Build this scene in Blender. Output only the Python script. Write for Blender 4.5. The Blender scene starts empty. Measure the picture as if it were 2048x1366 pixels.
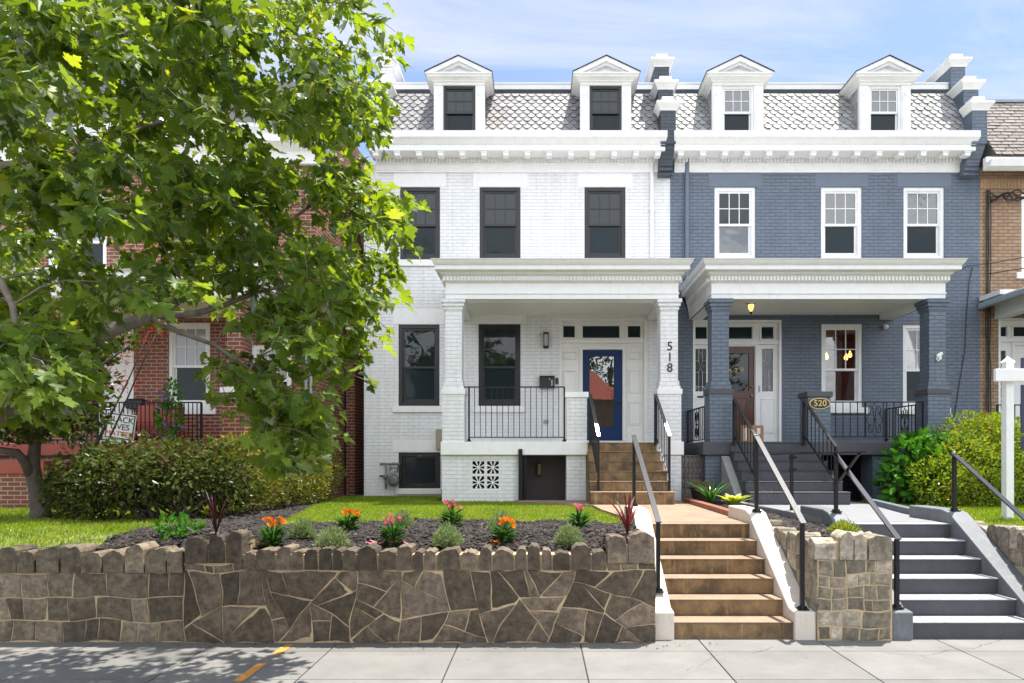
import bpy, math, random
import numpy as np
from mathutils import Vector, Matrix, noise as mnoise
random.seed(7)
rng = np.random.default_rng(7)
SC = bpy.context.scene
COL = SC.collection
# ---- survey of the photograph: focal length (px), principal point, eye height (m)
F, CX, CY, H = 1350.0, 1080.0, 920.0, 1.84
def X(px, d): return (px - CX) * d / F
def Z(py, d): return H + (CY - py) * d / F
def P(px, py, d): return Vector((X(px, d), d, Z(py, d)))
def G(px, py, z):
    d = F * (H - z) / (py - CY)
    return X(px, d), d
FAC = 15.3          # facade plane
PF = 13.3           # porch front plane

# ------------------------------------------------------------------ mesh builder
class MB:
    def __init__(s): s.v = []; s.f = []; s.m = []; s.r = []; s.smooth = False
    def add(s, vs, fs, m=0, r=None):
        o = len(s.v)
        s.v.extend([tuple(p) for p in vs])
        rr = random.random() if r is None else r
        s.r.extend([rr] * len(vs))
        for f in fs:
            s.f.append([i + o for i in f]); s.m.append(m)
    def box(s, x0, x1, y0, y1, z0, z1, m=0, r=None):
        if x0 > x1: x0, x1 = x1, x0
        if y0 > y1: y0, y1 = y1, y0
        if z0 > z1: z0, z1 = z1, z0
        vs = [(x0,y0,z0),(x1,y0,z0),(x1,y1,z0),(x0,y1,z0),(x0,y0,z1),(x1,y0,z1),(x1,y1,z1),(x0,y1,z1)]
        s.add(vs, [(0,3,2,1),(4,5,6,7),(0,1,5,4),(1,2,6,5),(2,3,7,6),(3,0,4,7)], m, r)
    def ring(s, x0, x1, z0, z1, w, y0, y1, wb=None, wt=None, m=0):
        wb = w if wb is None else wb; wt = w if wt is None else wt
        s.box(x0, x0+w, y0, y1, z0, z1, m); s.box(x1-w, x1, y0, y1, z0, z1, m)
        s.box(x0+w, x1-w, y0, y1, z1-wt, z1, m); s.box(x0+w, x1-w, y0, y1, z0, z0+wb, m)
    def quad(s, a, b, c, d, m=0, r=None): s.add([a,b,c,d], [(0,1,2,3)], m, r)
    def bar(s, p, q, w, h, up=(0,0,1), m=0):
        p = Vector(p); q = Vector(q); t = (q-p).normalized(); u = Vector(up)
        if abs(t.dot(u)) > .98: u = Vector((0,1,0))
        a = t.cross(u).normalized(); b = a.cross(t).normalized()
        a *= w/2; b *= h/2
        vs = [p-a-b,p+a-b,p+a+b,p-a+b,q-a-b,q+a-b,q+a+b,q-a+b]
        s.add(vs, [(0,1,2,3),(4,7,6,5),(0,4,5,1),(1,5,6,2),(2,6,7,3),(3,7,4,0)], m)
    def tube(s, pts, rad, n=8, m=0, r=None, cap=True):
        pts = [Vector(p) for p in pts]
        if not hasattr(rad, '__len__'): rad = [rad]*len(pts)
        vs = []; fs = []
        ref = Vector((.31,.2,.93)).normalized(); pa = None
        for i, p in enumerate(pts):
            t = (pts[min(i+1,len(pts)-1)] - pts[max(i-1,0)]).normalized()
            if pa is None:
                a = t.cross(ref)
                if a.length < .05: a = t.cross(Vector((1,0,0)))
            else: a = pa - t*pa.dot(t)
            a = a.normalized(); pa = a; b = t.cross(a)
            for k in range(n):
                an = 2*math.pi*k/n
                vs.append(p + (a*math.cos(an) + b*math.sin(an))*rad[i])
        for i in range(len(pts)-1):
            for k in range(n):
                k2 = (k+1) % n
                fs.append((i*n+k, i*n+k2, (i+1)*n+k2, (i+1)*n+k))
        if cap:
            fs.append(tuple(range(n))[::-1]); fs.append(tuple((len(pts)-1)*n+k for k in range(n)))
        s.add(vs, fs, m, r)
    def lathe(s, prof, c, n=20, m=0, axis='z', cap=True):
        vs = []; fs = []
        for (r_, h_) in prof:
            for k in range(n):
                a = 2*math.pi*k/n
                if axis == 'z': vs.append((c[0]+r_*math.cos(a), c[1]+r_*math.sin(a), c[2]+h_))
                else: vs.append((c[0]+r_*math.cos(a), c[1]+h_, c[2]+r_*math.sin(a)))
        for i in range(len(prof)-1):
            for k in range(n):
                k2 = (k+1) % n
                fs.append((i*n+k, i*n+k2, (i+1)*n+k2, (i+1)*n+k))
        if cap:
            fs.append(tuple(range(n))[::-1]); fs.append(tuple((len(prof)-1)*n+k for k in range(n)))
        s.add(vs, fs, m)
    def prism(s, poly, y0, y1, m=0, r=None):          # polygon in x,z pushed along y
        n = len(poly)
        vs = [(x,y0,z) for x,z in poly] + [(x,y1,z) for x,z in poly]
        fs = [tuple(range(n)), tuple(range(2*n-1,n-1,-1))]
        for i in range(n):
            j = (i+1) % n; fs.append((i, i+n, j+n, j))
        s.add(vs, fs, m, r)
    def prismx(s, poly, x0, x1, m=0, r=None):         # polygon in y,z pushed along x
        n = len(poly)
        vs = [(x0,y,z) for y,z in poly] + [(x1,y,z) for y,z in poly]
        fs = [tuple(range(n)), tuple(range(2*n-1,n-1,-1))]
        for i in range(n):
            j = (i+1) % n; fs.append((i, i+n, j+n, j))
        s.add(vs, fs, m, r)
    def prismz(s, poly, z0, z1, m=0, r=None):
        n = len(poly)
        vs = [(x,y,z0) for x,y in poly] + [(x,y,z1) for x,y in poly]
        fs = [tuple(range(n)), tuple(range(2*n-1,n-1,-1))]
        for i in range(n):
            j = (i+1) % n; fs.append((i, i+n, j+n, j))
        s.add(vs, fs, m, r)
    def sweep(s, prof, x0, x1, yf, yb, m=0, lat=1.0):          # moulding: left return, front, right return
        n = len(prof); vs = []; fs = []
        for (p, z) in prof:
            vs += [(x0-p*lat,yb,z),(x0-p*lat,yf-p,z),(x1+p*lat,yf-p,z),(x1+p*lat,yb,z)]
        for i in range(n-1):
            for k in range(3):
                fs.append((i*4+k, i*4+k+1, (i+1)*4+k+1, (i+1)*4+k))
        fs.append((0,3,2,1)); fs.append(((n-1)*4,(n-1)*4+1,(n-1)*4+2,(n-1)*4+3))
        fs.append(tuple(i*4 for i in range(n))); fs.append(tuple(i*4+3 for i in range(n-1,-1,-1)))
        s.add(vs, fs, m)
    def build(s, name, mat, parent=None, smooth=None, bevel=0, loc=None):
        mats = mat if isinstance(mat, (list,tuple)) else [mat]
        L = Vector((0,0,0))
        q = parent
        while q is not None: L += q.location; q = q.parent
        if loc is not None: L = Vector(loc)
        me = bpy.data.meshes.new(name)
        va = np.array(s.v, dtype=np.float64).reshape(-1,3) - np.array(L)
        me.from_pydata(va.tolist(), [], s.f)
        for m in mats: me.materials.append(m)
        if len(mats) > 1: me.polygons.foreach_set('material_index', s.m)
        at = me.attributes.new('rnd', 'FLOAT', 'POINT'); at.data.foreach_set('value', s.r)
        if smooth or (smooth is None and s.smooth): me.polygons.foreach_set('use_smooth', [True]*len(me.polygons))
        me.update()
        o = bpy.data.objects.new(name, me); COL.objects.link(o)
        if parent is not None: o.parent = parent
        else: o.location = L
        if bevel:
            b = o.modifiers.new('bevel','BEVEL'); b.width = bevel; b.segments = 2; b.limit_method = 'ANGLE'; b.angle_limit = .6
        return o

def tag(o, label, cat, group=None):
    o['label'] = label; o['category'] = cat
    if group: o['group'] = group
    return o
def thing(name, label, cat, loc=(0,0,0), group=None):
    o = bpy.data.objects.new(name, None); COL.objects.link(o); o.location = loc
    o.empty_display_size = .2
    return tag(o, label, cat, group)
def struct(o): o['kind'] = 'structure'; return o
def stuff(o, label, cat):
    o['kind'] = 'stuff'; return tag(o, label, cat)

# ------------------------------------------------------------------ materials
def newmat(name):
    m = bpy.data.materials.new(name); m.use_nodes = True
    nt = m.node_tree
    return m, nt, nt.nodes['Principled BSDF']
def N(nt, t, **kw):
    n = nt.nodes.new(t)
    for k, v in kw.items():
        if k.startswith('i_'): n.inputs[k[2:].replace('_',' ')].default_value = v
        else: setattr(n, k, v)
    return n
def LK(nt, a, b): nt.links.new(a, b)
def c4(c): return (c[0],c[1],c[2],1)
def ramp(nt, src, stops):
    r = nt.nodes.new('ShaderNodeValToRGB'); e = r.color_ramp.elements
    while len(e) > 1: e.remove(e[0])
    e[0].position = stops[0][0]; e[0].color = c4(stops[0][1])
    for p, c in stops[1:]:
        x = e.new(p); x.color = c4(c)
    LK(nt, src, r.inputs['Fac']); return r
def mixc(nt, fac, a, b, mode='MIX'):
    n = nt.nodes.new('ShaderNodeMix'); n.data_type = 'RGBA'; n.blend_type = mode
    for sock, val in ((n.inputs[0],fac),(n.inputs[6],a),(n.inputs[7],b)):
        if hasattr(val,'is_output'): LK(nt, val, sock)
        elif isinstance(val,(int,float)): sock.default_value = val
        else: sock.default_value = c4(val)
    return n.outputs[2]
def mth(nt, op, a, b=None, clamp=False):
    n = nt.nodes.new('ShaderNodeMath'); n.operation = op; n.use_clamp = clamp
    for i, v in enumerate((a,b)):
        if v is None: continue
        if hasattr(v,'is_output'): LK(nt, v, n.inputs[i])
        else: n.inputs[i].default_value = v
    return n.outputs[0]
def objco(nt): return nt.nodes.new('ShaderNodeTexCoord').outputs['Object']
def wallco(nt):                     # along-the-wall coordinate, height
    s = nt.nodes.new('ShaderNodeSeparateXYZ'); LK(nt, objco(nt), s.inputs[0])
    c = nt.nodes.new('ShaderNodeCombineXYZ')
    LK(nt, mth(nt,'ADD',s.outputs[0],s.outputs[1]), c.inputs[0]); LK(nt, s.outputs[2], c.inputs[1])
    return c.outputs[0]
def nz(nt, co, scale, detail=4, rough=.55, dist=0):
    n = N(nt,'ShaderNodeTexNoise'); LK(nt, co, n.inputs['Vector'])
    n.inputs['Scale'].default_value = scale; n.inputs['Detail'].default_value = detail
    n.inputs['Roughness'].default_value = rough; n.inputs['Distortion'].default_value = dist
    return n.outputs['Fac']
def bump(nt, bsdf, h, dist, strength=1.0):
    b = nt.nodes.new('ShaderNodeBump'); b.inputs['Distance'].default_value = dist; b.inputs['Strength'].default_value = strength
    LK(nt, h, b.inputs['Height']); LK(nt, b.outputs[0], bsdf.inputs['Normal'])
def scale3(nt, co, sx, sy, sz):
    m = nt.nodes.new('ShaderNodeMapping'); m.inputs['Scale'].default_value = (sx,sy,sz); LK(nt, co, m.inputs[0]); return m.outputs[0]
def paint(name, col, rough=.45, var=.08, bumpd=.0015, scale=6, metallic=0, dirt=None, spec=.5):
    m, nt, b = newmat(name); co = objco(nt)
    f = nz(nt, co, scale, 5)
    lo = tuple(c*(1-var) for c in col); hi = tuple(min(1,c*(1+var)) for c in col)
    r = ramp(nt, f, [(.3,lo),(.7,hi)]).outputs[0]
    if dirt:
        f2 = nz(nt, scale3(nt,co,1,1,.35), 9, 6, .7)
        r = mixc(nt, ramp(nt,f2,[(.52,(0,0,0)),(.75,(1,1,1))]).outputs[0], r, dirt)
    LK(nt, r, b.inputs['Base Color']); b.inputs['Roughness'].default_value = rough; b.inputs['Metallic'].default_value = metallic
    b.inputs['Specular IOR Level'].default_value = spec
    if bumpd: bump(nt, b, nz(nt, co, 60, 4), bumpd)
    return m
def bricks(name, c1, c2, mortar, row=.0765, bw=.222, mort=.009, bumpd=.006, rough=.6, var=.12, blotch=None):
    m, nt, b = newmat(name); co = wallco(nt)
    wob = N(nt,'ShaderNodeTexNoise'); LK(nt, co, wob.inputs['Vector']); wob.inputs['Scale'].default_value = 3
    wm = nt.nodes.new('ShaderNodeVectorMath'); wm.operation='MULTIPLY_ADD'
    LK(nt, wob.outputs['Color'], wm.inputs[0]); wm.inputs[1].default_value = (.012,.008,0); LK(nt, co, wm.inputs[2])
    br = N(nt,'ShaderNodeTexBrick'); LK(nt, wm.outputs[0], br.inputs['Vector'])
    br.inputs['Scale'].default_value = 1; br.inputs['Brick Width'].default_value = bw; br.inputs['Row Height'].default_value = row
    br.inputs['Mortar Size'].default_value = mort; br.inputs['Mortar Smooth'].default_value = .3; br.inputs['Bias'].default_value = 0
    br.inputs['Color1'].default_value = c4(c1); br.inputs['Color2'].default_value = c4(c2); br.inputs['Mortar'].default_value = c4(mortar)
    f = nz(nt, co, 2.2, 6, .6)
    k = ramp(nt, f, [(.3,(1-var,)*3),(.7,(1+var*.3,)*3)]).outputs[0]
    c = mixc(nt, 1.0, br.outputs['Color'], k, 'MULTIPLY')
    if blotch:
        c = mixc(nt, ramp(nt, nz(nt, co, 1.1, 6, .7), [(.55,(0,0,0)),(.72,(.8,.8,.8))]).outputs[0], c, blotch)
    c = mixc(nt, 1.0, c, ramp(nt, nz(nt, scale3(nt,co,5,.45,1), 2, 6, .7), [(.35,(.90,.89,.87)),(.6,(1,1,1))]).outputs[0], 'MULTIPLY')
    LK(nt, c, b.inputs['Base Color']); b.inputs['Roughness'].default_value = rough
    h = mth(nt,'SUBTRACT', mth(nt,'MULTIPLY',nz(nt,co,45,4),.35), br.outputs['Fac'])
    bump(nt, b, h, bumpd)
    return m
def glassy(name, base, spec, rough=.03, wav=.0, lev=.5):
    m, nt, b = newmat(name)
    b.inputs['Base Color'].default_value = c4(base); b.inputs['Roughness'].default_value = rough
    b.inputs['IOR'].default_value = spec; b.inputs['Specular IOR Level'].default_value = lev
    if wav: bump(nt, b, nz(nt, objco(nt), 2.2, 2), wav)
    return m
def leafmat(name, dark, light, trans=.45, rough=.4, extra=None, tcol=None, gl=.12):
    m = bpy.data.materials.new(name); m.use_nodes = True; nt = m.node_tree; nt.nodes.clear()
    out = nt.nodes.new('ShaderNodeOutputMaterial')
    at = N(nt,'ShaderNodeAttribute', attribute_name='rnd')
    st = [(0,dark),(.8,light)]
    if extra: st += [(.93,light),(.96,extra)]
    c = ramp(nt, at.outputs['Fac'], st).outputs[0]
    d = nt.nodes.new('ShaderNodeBsdfDiffuse'); LK(nt, c, d.inputs[0])
    t = nt.nodes.new('ShaderNodeBsdfTranslucent')
    tc = mixc(nt, 1.0, c, tcol or (1.6,1.5,.5), 'MULTIPLY'); LK(nt, tc, t.inputs[0])
    mx = nt.nodes.new('ShaderNodeMixShader'); mx.inputs[0].default_value = trans
    LK(nt, d.outputs[0], mx.inputs[1]); LK(nt, t.outputs[0], mx.inputs[2])
    g = nt.nodes.new('ShaderNodeBsdfGlossy'); g.inputs['Roughness'].default_value = rough; g.inputs[0].default_value = (1,1,1,1)
    fr = nt.nodes.new('ShaderNodeFresnel'); fr.inputs[0].default_value = 1.4
    mx2 = nt.nodes.new('ShaderNodeMixShader')
    LK(nt, mth(nt,'MULTIPLY',fr.outputs[0],gl), mx2.inputs[0]); LK(nt, mx.outputs[0], mx2.inputs[1]); LK(nt, g.outputs[0], mx2.inputs[2])
    LK(nt, mx2.outputs[0], out.inputs[0])
    return m

M = {}
M['white_brick'] = bricks('white painted brick', (.80,.805,.81), (.77,.775,.78), (.69,.695,.70), bumpd=.006, mort=.006, rough=.5, var=.06)
M['white'] = paint('white trim paint', (.80,.80,.79), .45, .03, dirt=(.72,.71,.68))
M['cream_white'] = paint('white entrance paint', (.78,.77,.73), .4, .03)
M['blue_brick'] = bricks('slate blue painted brick', (.136,.170,.222), (.121,.153,.203), (.088,.110,.145), bumpd=.010, mort=.008, rough=.5, var=.15)
M['blue_paint'] = paint('slate blue paint', (.127,.160,.209), .5, .06)
M['grey_paint'] = paint('charcoal porch paint', (.062,.064,.072), .55, .10, .002)
M['dark_blue_brick'] = bricks('dark slate parapet brick', (.062,.076,.098), (.055,.068,.088), (.04,.05,.066), bumpd=.010, mort=.008, rough=.5)
M['iron'] = paint('black iron', (.010,.010,.011), .5, .1, .0008, spec=.3)
M['iron_top'] = paint('worn black handrail', (.02,.02,.022), .22, .1, .0005, spec=.9)
M['bronze'] = paint('black window frame', (.016,.016,.018), .4, .1, 0)
M['glass'] = glassy('dark window glass', (.010,.017,.021), 1.50, .02, .004, .5)
M['screen'] = glassy('screened window glass', (.016,.025,.030), 1.45, .08, .004, .22)
M['glass_bright'] = glassy('bright window glass', (.02,.024,.026), 2.2, .015, .004)
M['door_glass'] = glassy('door glass', (.01,.012,.012), 2.6, .01, .001)
M['door_blue'] = paint('navy door paint', (.007,.030,.105), .4, .05, spec=.2)
M['slate_dark'] = paint('dark slate', (.035,.038,.042), .7, .3, .004, 4)
M['red_brick'] = bricks('red brick', (.26,.055,.028), (.17,.038,.022), (.42,.33,.24), bumpd=.006, mort=.010, row=.075, var=.25)
M['tan_brick'] = bricks('tan brick', (.42,.27,.15), (.33,.20,.11), (.16,.12,.09), bumpd=.006, mort=.010, row=.0765, var=.25, blotch=(.20,.13,.085))
M['red_paint'] = paint('red painted concrete', (.30,.055,.035), .6, .12, .002)
M['steel_grey'] = paint('grey painted steel', (.30,.34,.36), .45, .06, 0)
M['metal'] = paint('dull grey metal', (.16,.17,.17), .5, .2, .001, metallic=.3)
M['brass'] = paint('brass', (.55,.38,.10), .25, .05, 0, metallic=1)
M['gold'] = paint('gold lettering', (.72,.52,.16), .4, .03, 0)
M['black'] = paint('black plastic', (.012,.012,.013), .45, .05, 0)
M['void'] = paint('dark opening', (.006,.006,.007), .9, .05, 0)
M['basement_door'] = paint('dark taupe door', (.055,.045,.043), .5, .06)
M['silver'] = paint('galvanised coping', (.55,.56,.57), .4, .1, 0, metallic=.4)
M['wood_door'] = None
def wood(name, a, b_, sc=1):
    m, nt, b = newmat(name); co = scale3(nt, objco(nt), 14*sc, 14*sc, 1.2*sc)
    f = nz(nt, co, 2.5, 6, .65, .6)
    LK(nt, ramp(nt,f,[(.3,a),(.7,b_)]).outputs[0], b.inputs['Base Color']); b.inputs['Roughness'].default_value = .3
    bump(nt, b, f, .001)
    return m
M['wood_door'] = wood('mahogany', (.045,.012,.006), (.13,.035,.016))
M['cardboard'] = paint('cardboard', (.36,.20,.10), .8, .06, .001)
M['paper'] = paint('white label', (.75,.75,.74), .7, .02, 0)

def slatemat(name, base, stain, dark):
    m, nt, b = newmat(name); co = objco(nt)
    at = N(nt,'ShaderNodeAttribute', attribute_name='rnd')
    v = ramp(nt, at.outputs['Fac'], [(0,tuple(c*.72 for c in base)),(.5,base),(1,tuple(min(1,c*1.15) for c in base))]).outputs[0]
    f = nz(nt, scale3(nt,co,1,1,.6), 1.5, 6, .7)
    c = mixc(nt, ramp(nt,f,[(.50,(0,0,0)),(.68,(.75,.75,.75))]).outputs[0], v, stain)
    f2 = nz(nt, co, 5, 7, .75)
    c = mixc(nt, ramp(nt,f2,[(.58,(0,0,0)),(.74,(.8,.8,.8))]).outputs[0], c, dark)
    LK(nt, c, b.inputs['Base Color']); b.inputs['Roughness'].default_value = .65
    bump(nt, b, nz(nt, co, 40, 4), .003)
    return m
M['slate_a'] = slatemat('weathered grey slate', (.255,.25,.255), (.235,.20,.175), (.115,.095,.085))
M['slate_b'] = slatemat('pale grey slate', (.325,.33,.32), (.30,.30,.285), (.22,.22,.21))
M['shingle'] = slatemat('mossy brown shingle', (.17,.145,.13), (.060,.044,.036), (.035,.028,.025))
M['shingle_dark'] = slatemat('dark asphalt shingle', (.10,.10,.10), (.08,.075,.07), (.05,.05,.05))

def rock(name, base):
    m, nt, b = newmat(name); co = objco(nt)
    at = N(nt,'ShaderNodeAttribute', attribute_name='rnd')
    v = ramp(nt, at.outputs['Fac'], [(0,tuple(c*.55 for c in base)),(.5,base),(1,(base[0]*1.65,base[1]*1.65,base[2]*1.75))]).outputs[0]
    f = nz(nt, co, 12, 8, .75)
    c = mixc(nt, 1, v, ramp(nt,f,[(.30,(.34,.32,.30)),(.5,(1,1,1)),(.70,(1.8,1.75,1.65))]).outputs[0], 'MULTIPLY')
    c = mixc(nt, ramp(nt,nz(nt,co,2.3,7,.75),[(.48,(0,0,0)),(.70,(.75,.75,.75))]).outputs[0], c, tuple(q*.33 for q in base))
    c = mixc(nt, ramp(nt,nz(nt,co,3.7,7,.8,.8),[(.60,(0,0,0)),(.74,(.6,.6,.6))]).outputs[0], c, tuple(q*1.9 for q in base))
    LK(nt, c, b.inputs['Base Color']); b.inputs['Roughness'].default_value = .9
    bump(nt, b, nz(nt, co, 22, 8, .7), .016)
    return m
M['rock'] = rock('grey brown wall stone', (.118,.091,.063))
M['rock_left'] = rock('brown wall stone', (.165,.132,.089))
M['rock_pale'] = rock('pale wall stone', (.27,.235,.175))
def stained(name, base, stain, streak, amt=(.45,.62), base_scale=3):
    m, nt, b = newmat(name); co = objco(nt)
    f = nz(nt, co, base_scale, 7, .7)
    c = mixc(nt, ramp(nt,f,[(amt[0],(0,0,0)),(amt[1],(1,1,1))]).outputs[0], base, stain)
    f2 = nz(nt, scale3(nt,co,9,2,1.2), 2, 6, .7)
    c = mixc(nt, ramp(nt,f2,[(.55,(0,0,0)),(.75,(.8,.8,.8))]).outputs[0], c, streak)
    LK(nt, c, b.inputs['Base Color']); b.inputs['Roughness'].default_value = .85
    bump(nt, b, nz(nt, co, 30, 7), .004)
    return m
M['mortar'] = stained('tan mortar', (.50,.375,.225), (.38,.285,.17), (.24,.18,.115), (.48,.70), 6)
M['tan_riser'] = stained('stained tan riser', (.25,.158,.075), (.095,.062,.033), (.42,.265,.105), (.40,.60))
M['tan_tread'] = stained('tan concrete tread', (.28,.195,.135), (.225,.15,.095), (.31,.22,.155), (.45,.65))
M['cream_conc'] = stained('cream painted concrete', (.62,.56,.49), (.56,.49,.42), (.50,.40,.32), (.50,.70))
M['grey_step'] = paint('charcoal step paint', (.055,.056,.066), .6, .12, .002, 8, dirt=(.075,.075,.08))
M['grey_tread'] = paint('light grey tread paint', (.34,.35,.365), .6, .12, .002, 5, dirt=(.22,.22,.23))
M['light_grey'] = paint('light grey path paint', (.20,.205,.215), .7, .08, .003, 5)
M['conc'] = stained('sidewalk concrete', (.30,.295,.28), (.255,.25,.24), (.33,.325,.31), (.42,.62), 2)
def slabmat():
    m, nt, b = newmat('sidewalk slab concrete'); co = objco(nt)
    at = N(nt,'ShaderNodeAttribute', attribute_name='rnd')
    v = ramp(nt, at.outputs['Fac'], [(0,(.150,.148,.142)),(1,(.195,.19,.182))]).outputs[0]
    c = mixc(nt, 1, v, ramp(nt,nz(nt,co,1.8,7,.65),[(.3,(.80,.80,.80)),(.7,(1.12,1.11,1.08))]).outputs[0], 'MULTIPLY')
    c = mixc(nt, ramp(nt,nz(nt,co,55,3,.6),[(.62,(0,0,0)),(.75,(.35,.35,.35))]).outputs[0], c, (.12,.115,.11))
    c = mixc(nt, ramp(nt,nz(nt,co,.9,6,.75),[(.58,(0,0,0)),(.75,(.45,.45,.45))]).outputs[0], c, (.20,.19,.17))
    vc = N(nt,'ShaderNodeTexVoronoi', voronoi_dimensions='2D', feature='DISTANCE_TO_EDGE'); vc.inputs['Scale'].default_value = .55
    wn = N(nt,'ShaderNodeTexNoise'); LK(nt, co, wn.inputs['Vector']); wn.inputs['Scale'].default_value = 3; wn.inputs['Detail'].default_value = 5
    wv = nt.nodes.new('ShaderNodeVectorMath'); wv.operation='MULTIPLY_ADD'; LK(nt, wn.outputs['Color'], wv.inputs[0]); wv.inputs[1].default_value=(.35,.35,0); LK(nt, co, wv.inputs[2]); LK(nt, wv.outputs[0], vc.inputs['Vector'])
    ck = mth(nt,'MULTIPLY', mth(nt,'LESS_THAN', vc.outputs['Distance'], .0022), mth(nt,'GREATER_THAN', nz(nt,co,.7,2), .52))
    c = mixc(nt, ck, c, (.05,.047,.043))
    c = mixc(nt, ramp(nt,nz(nt,co,16,3,.5),[(.70,(0,0,0)),(.73,(.55,.55,.55))]).outputs[0], c, (.07,.066,.06))
    LK(nt, c, b.inputs['Base Color']); b.inputs['Roughness'].default_value = .9
    bump(nt, b, nz(nt,co,90,5), .003)
    return m
M['slab'] = slabmat()
M['dirt'] = paint('dark soil', (.055,.038,.026), .95, .4, .01, 9)
M['lawn_soil'] = paint('turf soil', (.13,.16,.03), .95, .35, .01, 7)
M['asphalt'] = paint('asphalt', (.05,.05,.052), .9, .2, .004, 20)
M['orange_mark'] = paint('orange survey paint', (.52,.24,.05), .8, .2, 0, 20)
M['edging'] = bricks('red edging brick', (.36,.10,.055), (.27,.07,.04), (.30,.22,.17), row=.5, bw=.07, mort=.008, bumpd=.006, var=.3)
M['edging_grey'] = bricks('grey edging brick', (.14,.165,.20), (.125,.15,.185), (.075,.09,.12), row=.5, bw=.07, mort=.008, bumpd=.006)
M['bark'] = stained('grey brown bark', (.21,.17,.13), (.12,.095,.075), (.29,.245,.20), (.40,.60), 9)
M['bark_dark'] = stained('dark bark', (.07,.05,.038), (.04,.03,.024), (.11,.08,.06), (.40,.60), 9)
M['leaf'] = leafmat('sunlit tree leaf', (.060,.114,.021), (.148,.240,.036), .62, .42, (.20,.26,.03), (2.3,1.9,.35), gl=.25)
M['leaf_hedge'] = leafmat('hedge leaf', (.070,.085,.012), (.225,.240,.034), .35, .6, (.17,.10,.04))
M['leaf_dark'] = leafmat('dark shrub leaf', (.028,.046,.010), (.080,.105,.020), .30, .6, (.09,.05,.025))
M['leaf_bright'] = leafmat('bright shrub leaf', (.085,.160,.014), (.250,.325,.034), .40, .4, (.30,.13,.03))
M['leaf_hyd'] = leafmat('big green leaf', (.035,.13,.015), (.085,.24,.03), .35, .35)
M['leaf_red'] = leafmat('red maple leaf', (.12,.012,.008), (.34,.050,.016), .45, .45, None, (1.6,.8,.5))
M['grass'] = leafmat('grass blade', (.130,.215,.012), (.260,.350,.026), .40, .6, (.36,.30,.12))
M['sage'] = leafmat('grey green herb', (.13,.19,.075), (.30,.37,.17), .3, .6, None, (1.1,1.1,.8))
M['lily_leaf'] = leafmat('lily leaf', (.02,.075,.014), (.06,.16,.03), .3, .3)
M['orange_petal'] = leafmat('orange petal', (.62,.12,.006), (.80,.30,.012), .3, .5, None, (1.1,.9,.6))
M['pink_petal'] = leafmat('pink petal', (.60,.06,.14), (.78,.32,.38), .3, .5, None, (1.1,.9,.9))
M['cordyline_shaded'] = leafmat('shade darkened strap leaf', (.03,.014,.014), (.085,.035,.034), .3, .5, None, (1.3,.8,.7), gl=.02)  # darker copy of the red strap leaf, hedge shade put into the colour
M['cordyline'] = leafmat('red strap leaf', (.05,.016,.016), (.17,.042,.042), .3, .5, None, (1.4,.8,.7), gl=.02)
M['hosta'] = leafmat('lime leaf', (.30,.38,.03), (.48,.54,.07), .35, .4)
M['purple'] = leafmat('purple flower', (.14,.08,.40), (.30,.20,.60), .3, .5, None, (1,.9,1.2))
M['pink_herb'] = leafmat('pinkish herb', (.16,.20,.09), (.34,.26,.20), .25, .6, None, (1,1,1))
def chipmat():
    m, nt, b = newmat('bark chips')
    at = N(nt,'ShaderNodeAttribute', attribute_name='rnd')
    LK(nt, ramp(nt, at.outputs['Fac'], [(0,(.006,.0045,.004)),(.6,(.019,.014,.0115)),(.9,(.042,.031,.025)),(1,(.10,.075,.06))]).outputs[0], b.inputs['Base Color'])
    b.inputs['Roughness'].default_value = .85
    return m
M['chips'] = chipmat()
# ------------------------------------------------------------------ building blocks of a row house
def front_wall(mb, x0, x1, z0, z1, y, holes, reveal=.16, m=0):
    xs = sorted({x0, x1, *[h[0] for h in holes], *[h[1] for h in holes]})
    zs = sorted({z0, z1, *[h[2] for h in holes], *[h[3] for h in holes]})
    for i in range(len(xs)-1):
        for j in range(len(zs)-1):
            cx = (xs[i]+xs[i+1])/2; cz = (zs[j]+zs[j+1])/2
            if any(h[0] < cx < h[1] and h[2] < cz < h[3] for h in holes): continue
            mb.quad((xs[i],y,zs[j]),(xs[i+1],y,zs[j]),(xs[i+1],y,zs[j+1]),(xs[i],y,zs[j+1]), m)
    for a,b,c,d in holes:
        r = y+reveal
        mb.quad((a,y,c),(a,r,c),(a,r,d),(a,y,d), m); mb.quad((b,y,c),(b,y,d),(b,r,d),(b,r,c), m)
        mb.quad((a,y,d),(a,r,d),(b,r,d),(b,y,d), m); mb.quad((a,y,c),(b,y,c),(b,r,c),(a,r,c), m)

def rect(px0, px1, py0, py1, d=FAC):               # pixel box on a plane -> x0,x1,z0,z1
    return (X(px0,d), X(px1,d), Z(py1,d), Z(py0,d))

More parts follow.
